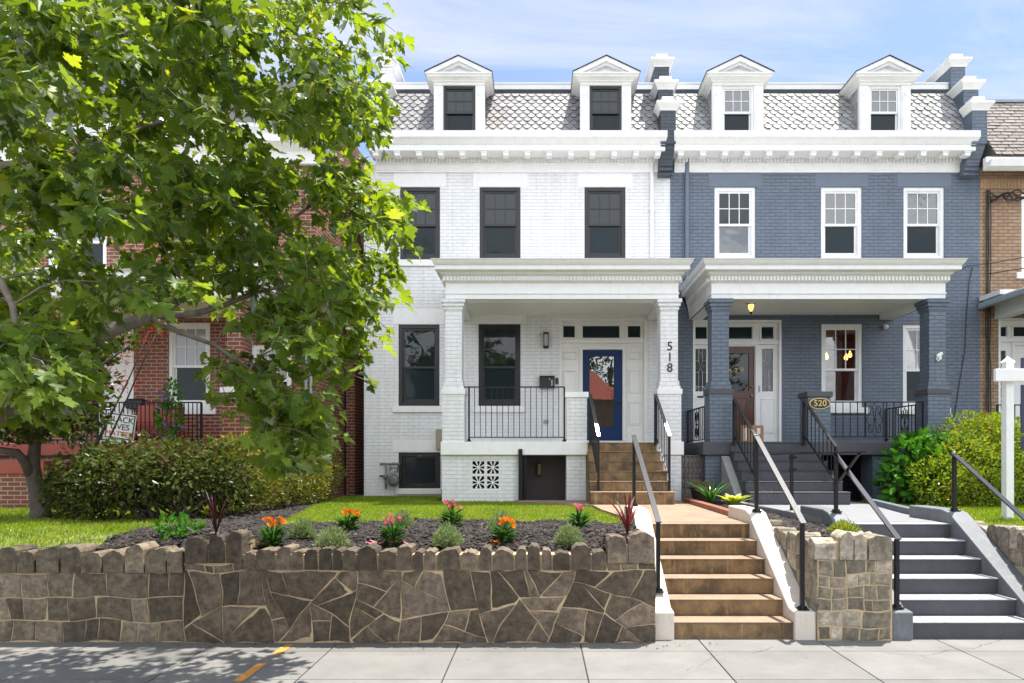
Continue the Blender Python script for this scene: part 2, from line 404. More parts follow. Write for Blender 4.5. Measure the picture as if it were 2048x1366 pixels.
def window(parent, r, y, frame, panes, muntins=True, sill=None, mid=.49, name='window', fw=.075, sw=.055):
    x0,x1,z0,z1 = r
    mb = MB(); mb.ring(x0,x1,z0,z1, fw, y+.03, y+.15)
    mb.ring(x0+fw*.55,x1-fw*.55,z0+fw*.5,z1-fw*.5, fw*.7, y+.05, y+.148)
    w = mb.build(name, frame, parent)
    zm = z0+(z1-z0)*mid; a0 = x0+fw+.004; a1 = x1-fw-.004
    s = MB(); s.ring(a0,a1,zm-.03,z1-fw-.004, sw*.8, y+.062, y+.092, wb=.05)
    if muntins:
        i0 = a0+sw*.8; i1 = a1-sw*.8; j0 = zm+.02; j1 = z1-fw-.004-sw*.8
        t = .018
        for k in (1,2):
            xx = i0+(i1-i0)*k/3; s.box(xx-t/2,xx+t/2,y+.064,y+.084,j0,j1)
        zz = (j0+j1)/2
        for k in range(3):
            e0 = i0+(i1-i0)*k/3+(t/2 if k else 0); e1 = i0+(i1-i0)*(k+1)/3-(t/2 if k<2 else 0)
            s.box(e0,e1,y+.066,y+.082,zz-t/2,zz+t/2)
    s.ring(a0,a1,z0+fw+.004,zm+.022, sw, y+.096, y+.128, wb=sw*1.5)
    s.build('sash', frame, w)
    p = MB(); p.box(a0+.01,a1-.01,y+.078,y+.086,zm-.01,z1-fw-.02); p.build('pane', panes[0], w)
    p = MB(); p.box(a0+.01,a1-.01,y+.110,y+.118,z0+fw+.02,zm+.01); p.build('pane', panes[1], w)
    if sill:
        q = MB(); q.box(x0-.13,x1+.13,y-.055,y+.03,z0-.145,z0-.002); q.build('sill', sill, w, bevel=.008)
    return w

def slates(mb, x0, x1, zb, zt, yb, yt, wid, rowh, skips, pointed=True):
    L = math.hypot(zt-zb, yt-yb); rows = max(1,int(round(L/rowh))); rh = L/rows
    uz = (zt-zb)/L; uy = (yt-yb)/L                     # up-slope direction
    nz_, ny = uy, -uz                                  # outward normal (y,z)
    for i in range(rows):
        off = (i % 2)*wid/2
        n = int((x1-x0)/wid)+2
        for k in range(-1, n):
            c = x0+k*wid+off+random.uniform(-.006,.006)
            if c < x0-wid*.2 or c > x1+wid*.2: continue
            if any(a < c < b for a,b in skips): continue
            s0 = i*rh+random.uniform(-.004,.004)-(rh*random.uniform(.15,.4) if random.random() < .03 and i else 0); s1 = min(L, s0+rh*2.0)
            g = .009
            if pointed: sh = [(-wid*.20,s0),(wid*.20,s0),(wid/2-g,s0+rh*.62),(wid/2-g,s1),(-wid/2+g,s1),(-wid/2+g,s0+rh*.62)]
            else: sh = [(-wid/2+g,s0),(wid/2-g,s0),(wid/2-g,s1),(-wid/2+g,s1)]
            lift = .022+random.uniform(0,.007)
            top = []; bot = []
            for (u,s_) in sh:
                uu = min(max(c+u,x0),x1)
                l = lift*(1-(s_-s0)/(rh*2.0))+.004
                top.append((uu, yb+uy*s_+ny*l, zb+uz*s_+nz_*l))
                bot.append((uu, yb+uy*s_+ny*(l-.016), zb+uz*s_+nz_*(l-.016)))
            m_ = len(top)
            o_ = len(mb.f); fs = [tuple(range(m_)), tuple(range(2*m_-1,m_-1,-1))]
            for a in range(m_):
                b = (a+1)%m_; fs.append((a,a+m_,b+m_,b))
            mb.add(top+bot, fs)
            for a in range(o_+2,len(mb.f)): mb.m[a] = 1

ZC = Z(271, 14.95)         # top of the main cornice, foot of the mansard
def mansard(parent, x0, x1, mat, skips, wid=.19, rowh=.118):
    yb, yt = 14.97, 15.62; zb = ZC-.03; zt = 10.38
    b = MB()
    b.quad((x0,yb,zb),(x1,yb,zb),(x1,yt,zt),(x0,yt,zt))
    b.quad((x0,yt,zt),(x1,yt,zt),(x1,yt+8,zt-.1),(x0,yt+8,zt-.1))
    o = b.build('roof', M['slate_dark'], parent)
    ed = [x0]+[e_ for k_ in sorted(skips) for e_ in k_]+[x1]
    for k_ in range(0,len(ed),2): s = MB(); slates(s, ed[k_], ed[k_+1], zb+.02, zt-.10, yb, yb+(yt-yb)*.92, wid, rowh, []); s.build('slates', [mat,M['slate_dark']], o)
    c = MB(); c.box(x0,x1,yt-.055,yt+.06,zt-.10,zt+.01); c.build('ridge_course', M['slate_dark'], o)
    e = MB(); e.box(x0,x1,yt+.02,yt+.30,zt+.011,zt+.17); e.box(x0,x1,yt+.0,yt+.34,zt+.17,zt+.20); e.build('coping', M['white'], o)

def dormer(parent, pxc, frame, panes, cheek):
    y = 14.93; xc = X(pxc, y); hw = .565; zb = ZC-.03; zh = Z(174,y); ze = zh+.08
    b = MB()
    b.box(xc-hw+.03,xc-hw+.20,y+.02,y+1.25,zb,ze); b.box(xc+hw-.20,xc+hw-.03,y+.02,y+1.25,zb,ze)
    d = b.build('dormer', cheek, parent)
    for sx in (-1,1): s = MB(); slates_side(s, xc+sx*(hw-.03), sx, y+.03, y+.75, zb, ze); s.build('slates', cheek, d)
    for sx in (-1,1):
        q = MB(); c = xc+sx*(hw-.105)
        q.box(c-.105,c+.105,y-.03,y+.06,zb,zh+.03)
        q.box(c-.075,c+.075,y-.042,y-.03,zb+.05,zh-.12)
        q.prism([(c-.05,zh-.17),(c,zh-.24),(c+.05,zh-.17),(c+.05,zh-.15),(c,zh-.215),(c-.05,zh-.15)], y-.054, y-.042)
        q.build('pilaster', M['white'], d, bevel=.004)
    f = MB(); f.ring(xc-hw+.205,xc+hw-.205,zb,zh+.02,.055,y+.0,y+.12,wb=.05)
    zm = zb+(zh-zb)*.49; a0 = xc-hw+.26; a1 = xc+hw-.26
    f.ring(a0,a1,zm-.02,zh-.035,.035,y+.03,y+.06,wb=.05)
    t = .015
    for k in (1,2):
        xx = a0+.035+(a1-a0-.07)*k/3; f.box(xx-t/2,xx+t/2,y+.032,y+.05,zm+.03,zh-.07)
    zz = (zm+.03+zh-.07)/2
    for k in range(3):
        w3 = (a1-a0-.07)/3; e0 = a0+.035+w3*k+(t/2 if k else 0); e1 = a0+.035+w3*(k+1)-(t/2 if k<2 else 0)
        f.box(e0,e1,y+.034,y+.048,zz-t/2,zz+t/2)
    f.ring(a0,a1,zb+.05,zm+.03,.035,y+.064,y+.094)
    f.build('window_frame', frame, d)
    p = MB(); p.box(a0+.01,a1-.01,y+.045,y+.052,zm,zh-.05); p.build('pane', panes[0], d)
    p = MB(); p.box(a0+.01,a1-.01,y+.076,y+.083,zb+.06,zm+.01); p.build('pane', panes[1], d)
    g = MB()
    prof = [(-.005,zh+.02),(.0,zh+.02),(.0,zh+.07),(.04,zh+.08),(.04,zh+.10),(.09,zh+.125),(.13,zh+.14),(.13,zh+.175),(.165,zh+.185),(.165,zh+.215)]
    g.sweep(prof, xc-hw, xc+hw, y-.05, y+.85)
    e = hw+.165; zt = zh+.215; rise = .345
    g.prism([(xc-e+.10,zt),(xc+e-.10,zt),(xc,zt+rise-.08)], y-.08, y+.7)
    for (o1,o2,py,th) in ((0,.0,-.215,.11),(.0,.10,-.165,.07)):
        zlo = zt
        for sx in (-1,1):
            pts = [(xc+sx*(e-o2*1.6),zlo),(xc+sx*(e-o2*1.6-th*2.0),zlo),(xc,zlo+rise-o2-th*.93),(xc,zlo+rise-o2)]
            if sx > 0: pts = pts[::-1]
            g.prism(pts, y+py, y-.02)
    g.build('pediment', M['white'], d)
    r = MB()
    for sx in (-1,1):
        pts = [(xc+sx*(e+.014),zt-.004),(xc+sx*(e+.014),zt+.012),(xc,zt+rise+.022),(xc,zt+rise+.004)]
        if sx < 0: pts = pts[::-1]
        r.prism(pts, y-.235, y+1.7)
    r.build('roof', M['slate_dark'], d)
    return (xc-hw+.02, xc+hw-.02)

def slates_side(mb, x, sx, y0, y1, z0, z1):
    w = .16; rh = .115; n = int((z1-z0)/rh)
    for i in range(n):
        for k in range(-1,5):
            c = y0+k*w+(i%2)*w/2; s0 = z0+i*rh
            sh = [(-w*.2,s0),(w*.2,s0),(w/2-.006,s0+rh*.6),(w/2-.006,s0+rh*1.9),(-w/2+.006,s0+rh*1.9),(-w/2+.006,s0+rh*.6)]
            top = [(x+sx*(.022*(1-(s_-s0)/(rh*2))+.003), min(max(c+u,y0),y1), min(s_,z1)) for u,s_ in sh]
            bot = [(p[0]-sx*.012,p[1],p[2]) for p in top]
            fs = [tuple(range(6)), tuple(range(11,5,-1))]
            for a in range(6): fs.append((a,a+6,(a+1)%6+6,(a+1)%6))
            mb.add(top+bot, fs)

def main_cornice(parent, x0, x1, y=FAC):
    zb = Z(346, FAC); zt = ZC+.0
    zs = Z(299, FAC-.5)                                 # soffit
    prof = [(-.01,zb),(.045,zb),(.045,zb+.03),(.06,zb+.045),(.06,zb+.165),(.085,zb+.175),(.085,zb+.195),(.075,zb+.20),(.075,zs-.02),(.10,zs-.012),(.12,zs),
            (.46,zs),(.46,zs+.12),(.48,zs+.13),(.50,zs+.15),(.54,zs+.20),(.58,zs+.235),(.59,zs+.24),(.59,zt),(.30,zt+.015)]
    m = MB(); m.sweep(prof, x0, x1, y, y+.05, lat=.2)
    c = m.build('cornice', M['white'], parent)
    d = MB(); n = int((x1-x0)/.078)
    for k in range(n):
        a = x0-.02+(x1-x0+.04)*(k+.5)/n
        d.box(a-.022,a+.022,y-.125,y-.074,zb+.205,zs-.022)
    d.build('dentil_band', M['white'], c)
    b = MB(); n = max(2,int(round((x1-x0)/.485)))
    for k in range(n+1):
        a = x0+.06+(x1-x0-.12)*k/n
        b.prismx([(y-.43,zs-.001),(y-.22,zs-.001),(y-.22,zs-.085),(y-.30,zs-.105),(y-.42,zs-.095)], a-.06, a+.06)
        b.box(a-.075,a+.075,y-.44,y-.21,zs-.028,zs-.0015)
    b.build('bracket', M['white'], c)

def parapet(parent, xc, brick, brick2, front=True):
    b = MB(); w = .165
    steps = [(14.78,9.62),(15.08,10.22),(15.55,11.02)]
    b.box(xc-w,xc+w,14.78,15.08,ZC-.25,9.52)
    b.box(xc-w,xc+w,15.08,15.55,ZC-.25,10.14)
    b.box(xc-w,xc+w,15.55,24,ZC-.25,10.92)
    o = b.build('parapet', brick, parent)
    for i,(y0,zt) in enumerate([(14.78,9.52),(15.08,10.14),(15.55,10.92)]):
        c = MB(); y1 = (15.08,15.55,24)[i]
        prof = [(.0,zt-.03),(.02,zt-.03),(.03,zt),(.05,zt+.03),(.085,zt+.075),(.105,zt+.095),(.105,zt+.15),(.0,zt+.16),(-.03,zt+.17),(-.03,zt+.29),(-.06,zt+.31)]
        c.sweep(prof, xc-w, xc+w, y0, y1); c.build('coping', M['white'], o)
    if front:
        k = MB()
        k.prismx([(FAC+.02,ZC-.02),(14.80,ZC-.02),(14.84,ZC-.30),(15.0,Z(322,15)),(15.02,Z(322,15)-.05),(15.02,Z(330,15)),(15.06,Z(330,15)),(15.06,Z(338,15)),(15.12,Z(338,15)),(15.12,Z(345,15)),(FAC+.02,Z(345,15))], xc-.15, xc+.15)
        k.build('corbel', brick2, o)

def porch_roof(parent, fx0, fx1, trim, soffit):
    """entablature box on the pillars; fx0..fx1 is the frieze"""
    zb = Z(598, PF); zt = Z(517, PF-.3); ce = Z(630, FAC)
    h = zt-zb
    prof = [(-.03,zb),(.0,zb),(.0,zb+.09),(.02,zb+.10),(.02,zb+.125),(.0,zb+.13),(.0,zb+.31),(.03,zb+.325),(.05,zb+.34),(.05,zb+.43),(.08,zb+.45),(.11,zb+.465),
            (.13,zb+.50),(.235,zb+.52),(.235,zb+.60),(.25,zb+.605),(.28,zb+.64),(.31,zb+.69),(.325,zb+.70),(.325,zt),(.2,zt+.015)]
    m = MB(); m.sweep(prof, fx0, fx1, PF, FAC-.005, lat=.75)
    # the box is hollow underneath: beams on three sides, ceiling inside
    m.f = [f for f in m.f if not all(abs(m.v[i][2]-zb) < 1e-6 for i in f)]; m.m = [0]*len(m.f)
    t = .36
    m.quad((fx0+.03,PF+.03,zb),(fx1-.03,PF+.03,zb),(fx1-.03,PF+t,zb),(fx0+.03,PF+t,zb))
    m.quad((fx0+.03,PF+t,zb),(fx0+.30,PF+t,zb),(fx0+.30,FAC-.006,zb),(fx0+.03,FAC-.006,zb))
    m.quad((fx1-.30,PF+t,zb),(fx1-.03,PF+t,zb),(fx1-.03,FAC-.006,zb),(fx1-.30,FAC-.006,zb))
    m.quad((fx0+.30,PF+t,zb),(fx1-.30,PF+t,zb),(fx1-.30,PF+t,ce),(fx0+.30,PF+t,ce))
    m.quad((fx0+.30,PF+t,zb),(fx0+.30,FAC-.006,zb),(fx0+.30,FAC-.006,ce),(fx0+.30,PF+t,ce))
    m.quad((fx1-.30,PF+t,zb),(fx1-.30,FAC-.006,zb),(fx1-.30,FAC-.006,ce),(fx1-.30,PF+t,ce))
    o = m.build('porch_roof', trim, parent)
    d = MB(); n = int((fx1-fx0+.1)/.068)
    for k in range(n):
        a = fx0-.05+(fx1-fx0+.10)*(k+.5)/n
        d.box(a-.021,a+.021,PF-.09,PF-.046,zb+.345,zb+.425)
    d.build('dentil_band', trim, o); n = int(1.9/.068)
    for (xa,xb) in ((fx0-.08,fx0-.036),(fx1+.036,fx1+.08)):
        d = MB()
        for k in range(n): a = PF+.02+1.9*(k+.5)/n; d.box(xa,xb,a-.021,a+.021,zb+.345,zb+.425)
        d.build('dentil_band', trim, o)
    c = MB(); c.box(fx0+.302,fx1-.302,PF+t+.002,FAC-.007,ce,ce+.03); 
    for k in range(14):
        yy = PF+t+.06+k*.11; c.box(fx0+.303,fx1-.303,yy,yy+.012,ce-.006,ce-.001)
    c.build('ceiling', soffit, o)
    return o

def pillar(parent, x0, x1, y0, zf, zt, brick, capm, lowh=.93, bev=.0):
    """brick pillar: wide foot, cap ledge, sloped shoulder, shaft, stepped capital"""
    d = x1-x0
    b = MB(); e = .055
    b.box(x0-e,x1+e,y0-e,y0+d+e,zf,zf+lowh)
    z = zf+lowh+.11
    b.box(x0-e*.75,x1+e*.75,y0-e*.75,y0+d+e*.75,z,z+.06); b.box(x0-e*.4,x1+e*.4,y0-e*.4,y0+d+e*.4,z+.06,z+.16)
    b.box(x0,x1,y0,y0+d,z+.16,zt-.14)
    b.box(x0-.02,x1+.02,y0-.02,y0+d+.02,zt-.21,zt-.14); b.box(x0-.045,x1+.045,y0-.045,y0+d+.045,zt-.14,zt-.07); b.box(x0-.07,x1+.07,y0-.07,y0+d+.07,zt-.07,zt-.001)
    o = b.build('porch_pillar', brick, parent)
    c = MB(); c.box(x0-.075,x1+.075,y0-.075,y0+d+.075,zf+lowh,zf+lowh+.11); c.build('ledge', capm, o, bevel=.01)
    return o

def rail_panel(parent, p, q, zb, zt, n, name='porch_railing', scroll=None, twist=False):
    """iron balustrade between two ground points; zb/zt may be pairs for a raking rail"""
    zb = zb if isinstance(zb,tuple) else (zb,zb); zt = zt if isinstance(zt,tuple) else (zt,zt)
    p = Vector((p[0],p[1],0)); q = Vector((q[0],q[1],0)); m = MB()
    at = lambda t,a: p.lerp(q,t)+Vector((0,0,a[0]+(a[1]-a[0])*t))
    m.bar(at(0,zt),at(1,zt),.045,.022); m.bar(at(0,zb),at(1,zb),.028,.02)
    for t in (0,1):
        f = (zb[0],zb[1]); a = at(t,f); b = at(t,zt)
        m.bar(Vector((a.x,a.y,a.z-.09)), b, .032,.032)
    for k in range(1,n):
        t = k/n
        if scroll and scroll[0] < t < scroll[1]: continue
        m.bar(at(t,zb), at(t,zt), .014,.014)
    return m, at

def number(parent, txt, loc, size, mat, depth=.006, name='numeral', rot=None, spacing=1.0):
    cu = bpy.data.curves.new(name,'FONT'); cu.body = txt; cu.size = size; cu.extrude = depth; cu.align_x = 'CENTER'; cu.align_y = 'CENTER'
    cu.space_character = spacing; cu.offset = 0
    t = bpy.data.objects.new('tmp', cu); COL.objects.link(t)
    dg = bpy.context.evaluated_depsgraph_get(); me = bpy.data.meshes.new_from_object(t.evaluated_get(dg))
    COL.objects.unlink(t); bpy.data.objects.remove(t)
    me.transform(Matrix.Rotation(math.pi/2,4,'X'))
    if rot: me.transform(rot)
    L = Vector((0,0,0)); q = parent
    while q is not None: L += q.location; q = q.parent
    me.transform(Matrix.Translation(Vector(loc)-L))
    me.materials.clear(); me.materials.append(mat)
    o = bpy.data.objects.new(name, me); COL.objects.link(o); o.parent = parent
    return o

def lantern(parent, x, y, z, h=.27, w=.11, name='wall_lantern'):
    m = MB(); m.box(x-w*.42,x+w*.42,y-.02,y,z-h*.55,z+h*.55)
    m.box(x-w/2,x+w/2,y-.14,y-.02,z+h*.38,z+h*.5); m.box(x-w/2,x+w/2,y-.14,y-.02,z-h*.5,z-h*.42)
    for a in (-1,1):
        for yy in (-.135,-.03): m.box(x+a*(w/2-.012)-.008,x+a*(w/2-.012)+.008,y+yy-.005,y+yy+.005,z-h*.42,z+h*.38)
    o = m.build(name, M['black'], parent)
    g = MB(); g.box(x-w*.33,x+w*.33,y-.125,y-.04,z-h*.42,z+h*.38); g.build('glass', M['lantern_glass'], o)
    return o
M['lantern_glass'] = glassy('lantern glass', (.20,.17,.10), 1.6, .08)
mm, nt_, bb = newmat('lit bulb'); bb.inputs['Base Color'].default_value = (1,.6,.2,1)
bb.inputs['Emission Color'].default_value = (1,.42,.09,1); bb.inputs['Emission Strength'].default_value = 4; M['bulb'] = mm
mm, nt_, bb = newmat('lit amber shade'); bb.inputs['Base Color'].default_value = (.5,.25,.08,1)
bb.inputs['Emission Color'].default_value = (1,.5,.15,1); bb.inputs['Emission Strength'].default_value = .7; M['bulb_soft'] = mm
# see-through glazing, for the rooms one can look into
def seethrough():
    m = bpy.data.materials.new('clear window glass'); m.use_nodes = True; nt = m.node_tree; nt.nodes.clear()
    out = nt.nodes.new('ShaderNodeOutputMaterial'); t = nt.nodes.new('ShaderNodeBsdfTransparent'); t.inputs[0].default_value=(.85,.85,.82,1)
    g = nt.nodes.new('ShaderNodeBsdfGlossy'); g.inputs['Roughness'].default_value = .01
    f = nt.nodes.new('ShaderNodeFresnel'); f.inputs[0].default_value = 2.0
    mx = nt.nodes.new('ShaderNodeMixShader'); LK(nt,f.outputs[0],mx.inputs[0]); LK(nt,t.outputs[0],mx.inputs[1]); LK(nt,g.outputs[0],mx.inputs[2])
    LK(nt,mx.outputs[0],out.inputs[0]); return m
M['clear'] = seethrough()
M['leaded'] = glassy('leaded glass', (.02,.023,.025), 1.6, .06, .01)
M['room'] = paint('brown room wall', (.55,.24,.13), .8, .1, 0)

def entrance_surround(parent, hx0, hx1, hz0, hz1, y, trans, door, side, mat, glass):
    """white entrance: backing board, transom lights, panelled or glazed side lights around the door gap"""
    m = MB()
    holes = [rect(*t) for t in trans] + [rect(*door)] + [rect(*s) for s in side]
    front_wall(m, hx0, hx1, hz0, hz1, y+.10, holes, .08)
    # raised frames
    m.ring(hx0,hx1,hz0,hz1,.05,y+.0,y+.099,wb=.001)
    for r in [rect(*t) for t in trans]: m.ring(r[0]-.045,r[1]+.045,r[2]-.045,r[3]+.045,.03,y+.075,y+.099)
    r = rect(*door); m.ring(r[0]-.07,r[1]+.07,r[2],r[3]+.07,.06,y+.06,y+.0985,wb=.001)
    zt = rect(*trans[0])[2]; m.box(hx0+.051,hx1-.051,y+.04,y+.0984,zt-.135,zt-.05)
    o = m.build('door_surround', mat, parent)
    for t in trans:
        r = rect(*t); g = MB(); g.box(r[0]-.004,r[1]+.004,y+.14,y+.15,r[2]-.004,r[3]+.004); g.build('transom_pane', M['screen'], o)
    return o
# ================================================================== the white row house
WX0, WX1 = X(728,FAC), X(1340,FAC); BX1 = X(1960,FAC)
GZ = 1.02; PFZ = 2.20                                  # yard level, porch floor
wh = thing('row_house', 'white painted brick row house with black windows and a navy blue door', 'house', ((WX0+WX1)/2, FAC, GZ))
up = [rect(800,880,374,520), rect(959,1041,374,519), rect(1169,1251,374,518)]
lo = [rect(797,879,649,812), rect(957,1041,648,812)]
bas = [rect(797,881,905,977)]
ent = (X(1119,FAC), X(1293,FAC), PFZ-.02, Z(637,FAC))
m = MB()
front_wall(m, WX0, WX1, .85, Z(330,FAC), FAC, up+lo+bas+[ent])
m.quad((WX0,FAC,.85),(WX0,FAC+9,.85),(WX0,FAC+9,10.1),(WX0,FAC,8.5)); m.quad((WX1,FAC,.85),(WX1,FAC+9,.85),(WX1,FAC+9,8.5),(WX1,FAC,8.5))
m.quad((WX0,FAC+9,.85),(WX1,FAC+9,.85),(WX1,FAC+9,10.1),(WX0,FAC+9,10.1))
wall = m.build('wall', M['white_brick'], wh)
for a,b,c,d in [(787,892,345.5,373.5),(946,1055,345.5,373.5),(1156,1264,345.5,373.5),(786,889,619,648.5),(945,1053,619,647.5),(786,889,879,904.5)]:
    r = rect(a,b,c,d); l = MB(); l.box(r[0],r[1],FAC-.006,FAC+.02,r[2]+.003,r[3]); l.build('lintel', M['white'], wall, bevel=.003)
for r in up: window(wh, r, FAC, M['bronze'], (M['glass'],M['screen']), True, M['white'])
for r in lo: window(wh, r, FAC, M['bronze'], (M['glass'],M['screen']), False, M['white'], .48)
b_ = bas[0]; mb = MB(); mb.ring(*b_,.075,FAC+.03,FAC+.15); mb.ring(b_[0]+.08,b_[1]-.08,b_[2]+.08,b_[3]-.08,.05,FAC+.07,FAC+.12)
bw = mb.build('basement_window', M['bronze'], wh); mb = MB(); mb.box(b_[0]+.1,b_[1]-.1,FAC+.10,FAC+.108,b_[2]+.1,b_[3]-.1); mb.build('pane', M['screen'], bw)
mb = MB(); mb.box(b_[0]-.06,b_[1]+.02,FAC-.05,FAC+.03,b_[2]-.13,b_[2]-.002); mb.build('sill', M['white'], bw, bevel=.01)
# entrance
T = [(1127,1150,650,673),(1166,1240,650,674),(1257,1282,650,673)]
DR = (1166,1246,698,881)
sur = entrance_surround(wh, *ent, FAC, T, DR, [], M['cream_white'], None)
for (a,b) in ((1126,1154),(1257,1283)):
    pm = MB()
    for (c,d) in ((702,718),(739,786),(803,850)):
        r = rect(a,b,c,d); pm.ring(*r,.022,FAC+.078,FAC+.0995); pm.box(r[0]+.035,r[1]-.035,FAC+.085,FAC+.0996,r[2]+.035,r[3]-.035)
    r = rect(a-4,b+4,693,876); pm.ring(*r,.018,FAC+.088,FAC+.0994)
    pm.build('panel', M['cream_white'], sur, bevel=.003)
def door_leaf(parent, r, g, mat, glass, y, name='front_door'):
    q = MB(); a,b,c,d = r; e,f,gz,h = g
    q.box(a,e,y,y+.05,c,d); q.box(f,b,y,y+.05,c,d); q.box(e,f,y,y+.05,h,d); q.box(e,f,y,y+.05,c,gz)
    q.ring(e-.03,f+.03,gz-.03,h+.03,.028,y-.014,y-.001)
    o = q.build(name, mat, parent)
    p = MB(); p.box(e-.001,f+.001,y+.02,y+.03,gz-.001,h+.001); p.build('pane', glass, o)
    return o
r = rect(*DR); dl = door_leaf(wh, (r[0]+.005,r[1]-.005,PFZ+.05,r[3]-.005), rect(1180,1229,711,852), M['door_blue'], M['door_glass'], FAC+.13)
q = MB(); zz = Z(805,FAC); q.box(r[1]-.10,r[1]-.06,FAC+.118,FAC+.129,zz-.14,zz+.05); q.lathe([(.022,0),(.022,-.03),(.03,-.05),(.012,-.065)],(r[1]-.08,FAC+.117,zz),12,axis='y'); q.build('handle', M['black'], dl)
q = MB(); q.box(r[0]-.1,r[1]+.1,FAC-.03,FAC+.16,PFZ+.002,PFZ+.05); q.build('threshold', M['white'], wh)
main_cornice(wh, WX0+.30, 2.66)
sk = [dormer(wh, 919, M['bronze'], (M['glass'],M['screen']), M['slate_dark']), dormer(wh, 1211, M['bronze'], (M['glass'],M['screen']), M['slate_dark'])]
mansard(wh, WX0+.35, 2.64, M['slate_a'], sk)
parapet(wh, X(757,14.9), M['white_brick'], M['white_brick'], False)
q = MB(); a = X(1303,FAC); q.tube([(a,FAC-.06,Z(304,FAC)),(a,FAC-.06,Z(517,FAC))],.045,8); q.box(a-.06,a+.06,FAC-.11,FAC,Z(420,FAC)-.02,Z(420,FAC)+.02); q.build('downspout', M['white'], wh, smooth=False)
# porch
porch_roof(wh, X(891,PF), X(1357,PF), M['white'], M['cream_white'])
pz = Z(598,PF)
pil = []
p1 = pillar(wh, X(890.5,PF), X(923.5,PF), PF+.005, PFZ, pz, M['white_brick'], M['white'])
p2 = pillar(wh, X(1321,PF), X(1356,PF), PF+.005, PFZ, pz, M['white_brick'], M['white'])
for i,ch in enumerate('518'): number(p2, ch, (X(1340,PF-.02), PF-.004, Z((693,714.5,736)[i],PF)), .245, M['black'], .006)
q = MB(); fx0, fx1 = X(881,PF-.08), X(1176,PF-.08)
q.box(fx0,fx1,PF-.08,FAC-.002,Z(910,PF-.08),PFZ); q.box(fx1,X(1366,PF),PF-.08,FAC-.003,PFZ-.18,PFZ-.002)
q.box(X(1314,PF-.08),X(1368,PF-.08),PF-.085,PF+.45,Z(910,PF-.08),PFZ-.001)
q.build('porch_floor', M['white'], wh, bevel=.012)
q = MB(); zl = Z(910,PF-.08)-.003
holes = []
# lattice block screen: a 2 x 2 opening filled by cast blocks
sx0,sx1,sz0,sz1 = rect(942,1000,920,980,PF)
gx0,gx1 = X(1040,PF), X(1133,PF)
front_wall(q, X(884,PF), gx0, .85, zl, PF, [(sx0,sx1,sz0,sz1)], .12)
q.quad((X(884,PF),PF,.85),(X(884,PF),FAC,.85),(X(884,PF),FAC,zl),(X(884,PF),PF,zl)); q.quad((gx0,PF,.85),(gx0,PF+.3,.85),(gx0,PF+.3,zl),(gx0,PF,zl))
front_wall(q, gx1, X(1172,PF), .85, zl, PF, [], 0); q.quad((gx1,PF,.85),(gx1,FAC,.85),(gx1,FAC,zl),(gx1,PF,zl)); q.quad((X(1172,PF),PF,.85),(X(1172,PF),FAC,.85),(X(1172,PF),FAC,zl),(X(1172,PF),PF,zl))
q.build('porch_base', M['white_brick'], wh); q = MB(); q.box(X(1321,PF)-.055,X(1356,PF)+.055,PF-.05,PF+.40,.85,zl)
bs = q.build('porch_base', M['white_brick'], wh)
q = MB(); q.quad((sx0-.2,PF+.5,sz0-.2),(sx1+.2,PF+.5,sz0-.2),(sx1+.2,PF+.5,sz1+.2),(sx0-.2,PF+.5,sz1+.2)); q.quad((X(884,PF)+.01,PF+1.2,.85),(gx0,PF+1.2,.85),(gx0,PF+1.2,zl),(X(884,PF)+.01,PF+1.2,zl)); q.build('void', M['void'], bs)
def cast_block(mb, x0,x1,z0,z1,y,th):
    cx, cz = (x0+x1)/2,(z0+z1)/2; a = (x1-x0)/2
    mb.ring(x0,x1,z0,z1,a*.17,y,y+th)
    def petal(ang):
        pts = []
        L = a*.80*(1.24 if abs(math.sin(2*ang))>.5 else 1.0)
        return L
    k = a*.83
    for i in range(8):           # eight spokes leave leaf shaped gaps
        an = math.pi/8+i*math.pi/4; L = k/ max(abs(math.cos(an)),abs(math.sin(an)))
        dx,dz = math.cos(an),math.sin(an); nx,nz_ = -dz,dx
        w0,w1 = a*.13,a*.10
        bow = a*.05*(1 if i%2 else -1)
        mid = (cx+dx*L*.55+nx*bow*0, cz+dz*L*.55)
        poly = [(cx-nx*w0*.3,cz-nz_*w0*.3),(mid[0]-nx*w1*.62,mid[1]-nz_*w1*.62),(cx+dx*L*.99-nx*w0,cz+dz*L*.99-nz_*w0),(cx+dx*L*.99+nx*w0,cz+dz*L*.99+nz_*w0),(mid[0]+nx*w1*.62,mid[1]+nz_*w1*.62),(cx+nx*w0*.3,cz+nz_*w0*.3)]
        mb.prism(poly, y+.01+i*.0004, y+th-.01-i*.0004)
    mb.prism([(cx+a*.2*math.cos(t*math.pi/4),cz+a*.2*math.sin(t*math.pi/4)) for t in range(8)], y+.006, y+th-.006)
q = MB()
for i in range(2):
    for j in range(2):
        w2=(sx1-sx0)/2; h2=(sz1-sz0)/2
        cast_block(q, sx0+i*w2+.001,sx0+(i+1)*w2-.001,sz0+j*h2+.001,sz0+(j+1)*h2-.001,PF+.012,.09)
q.build('lattice_screen', M['white'], bs)
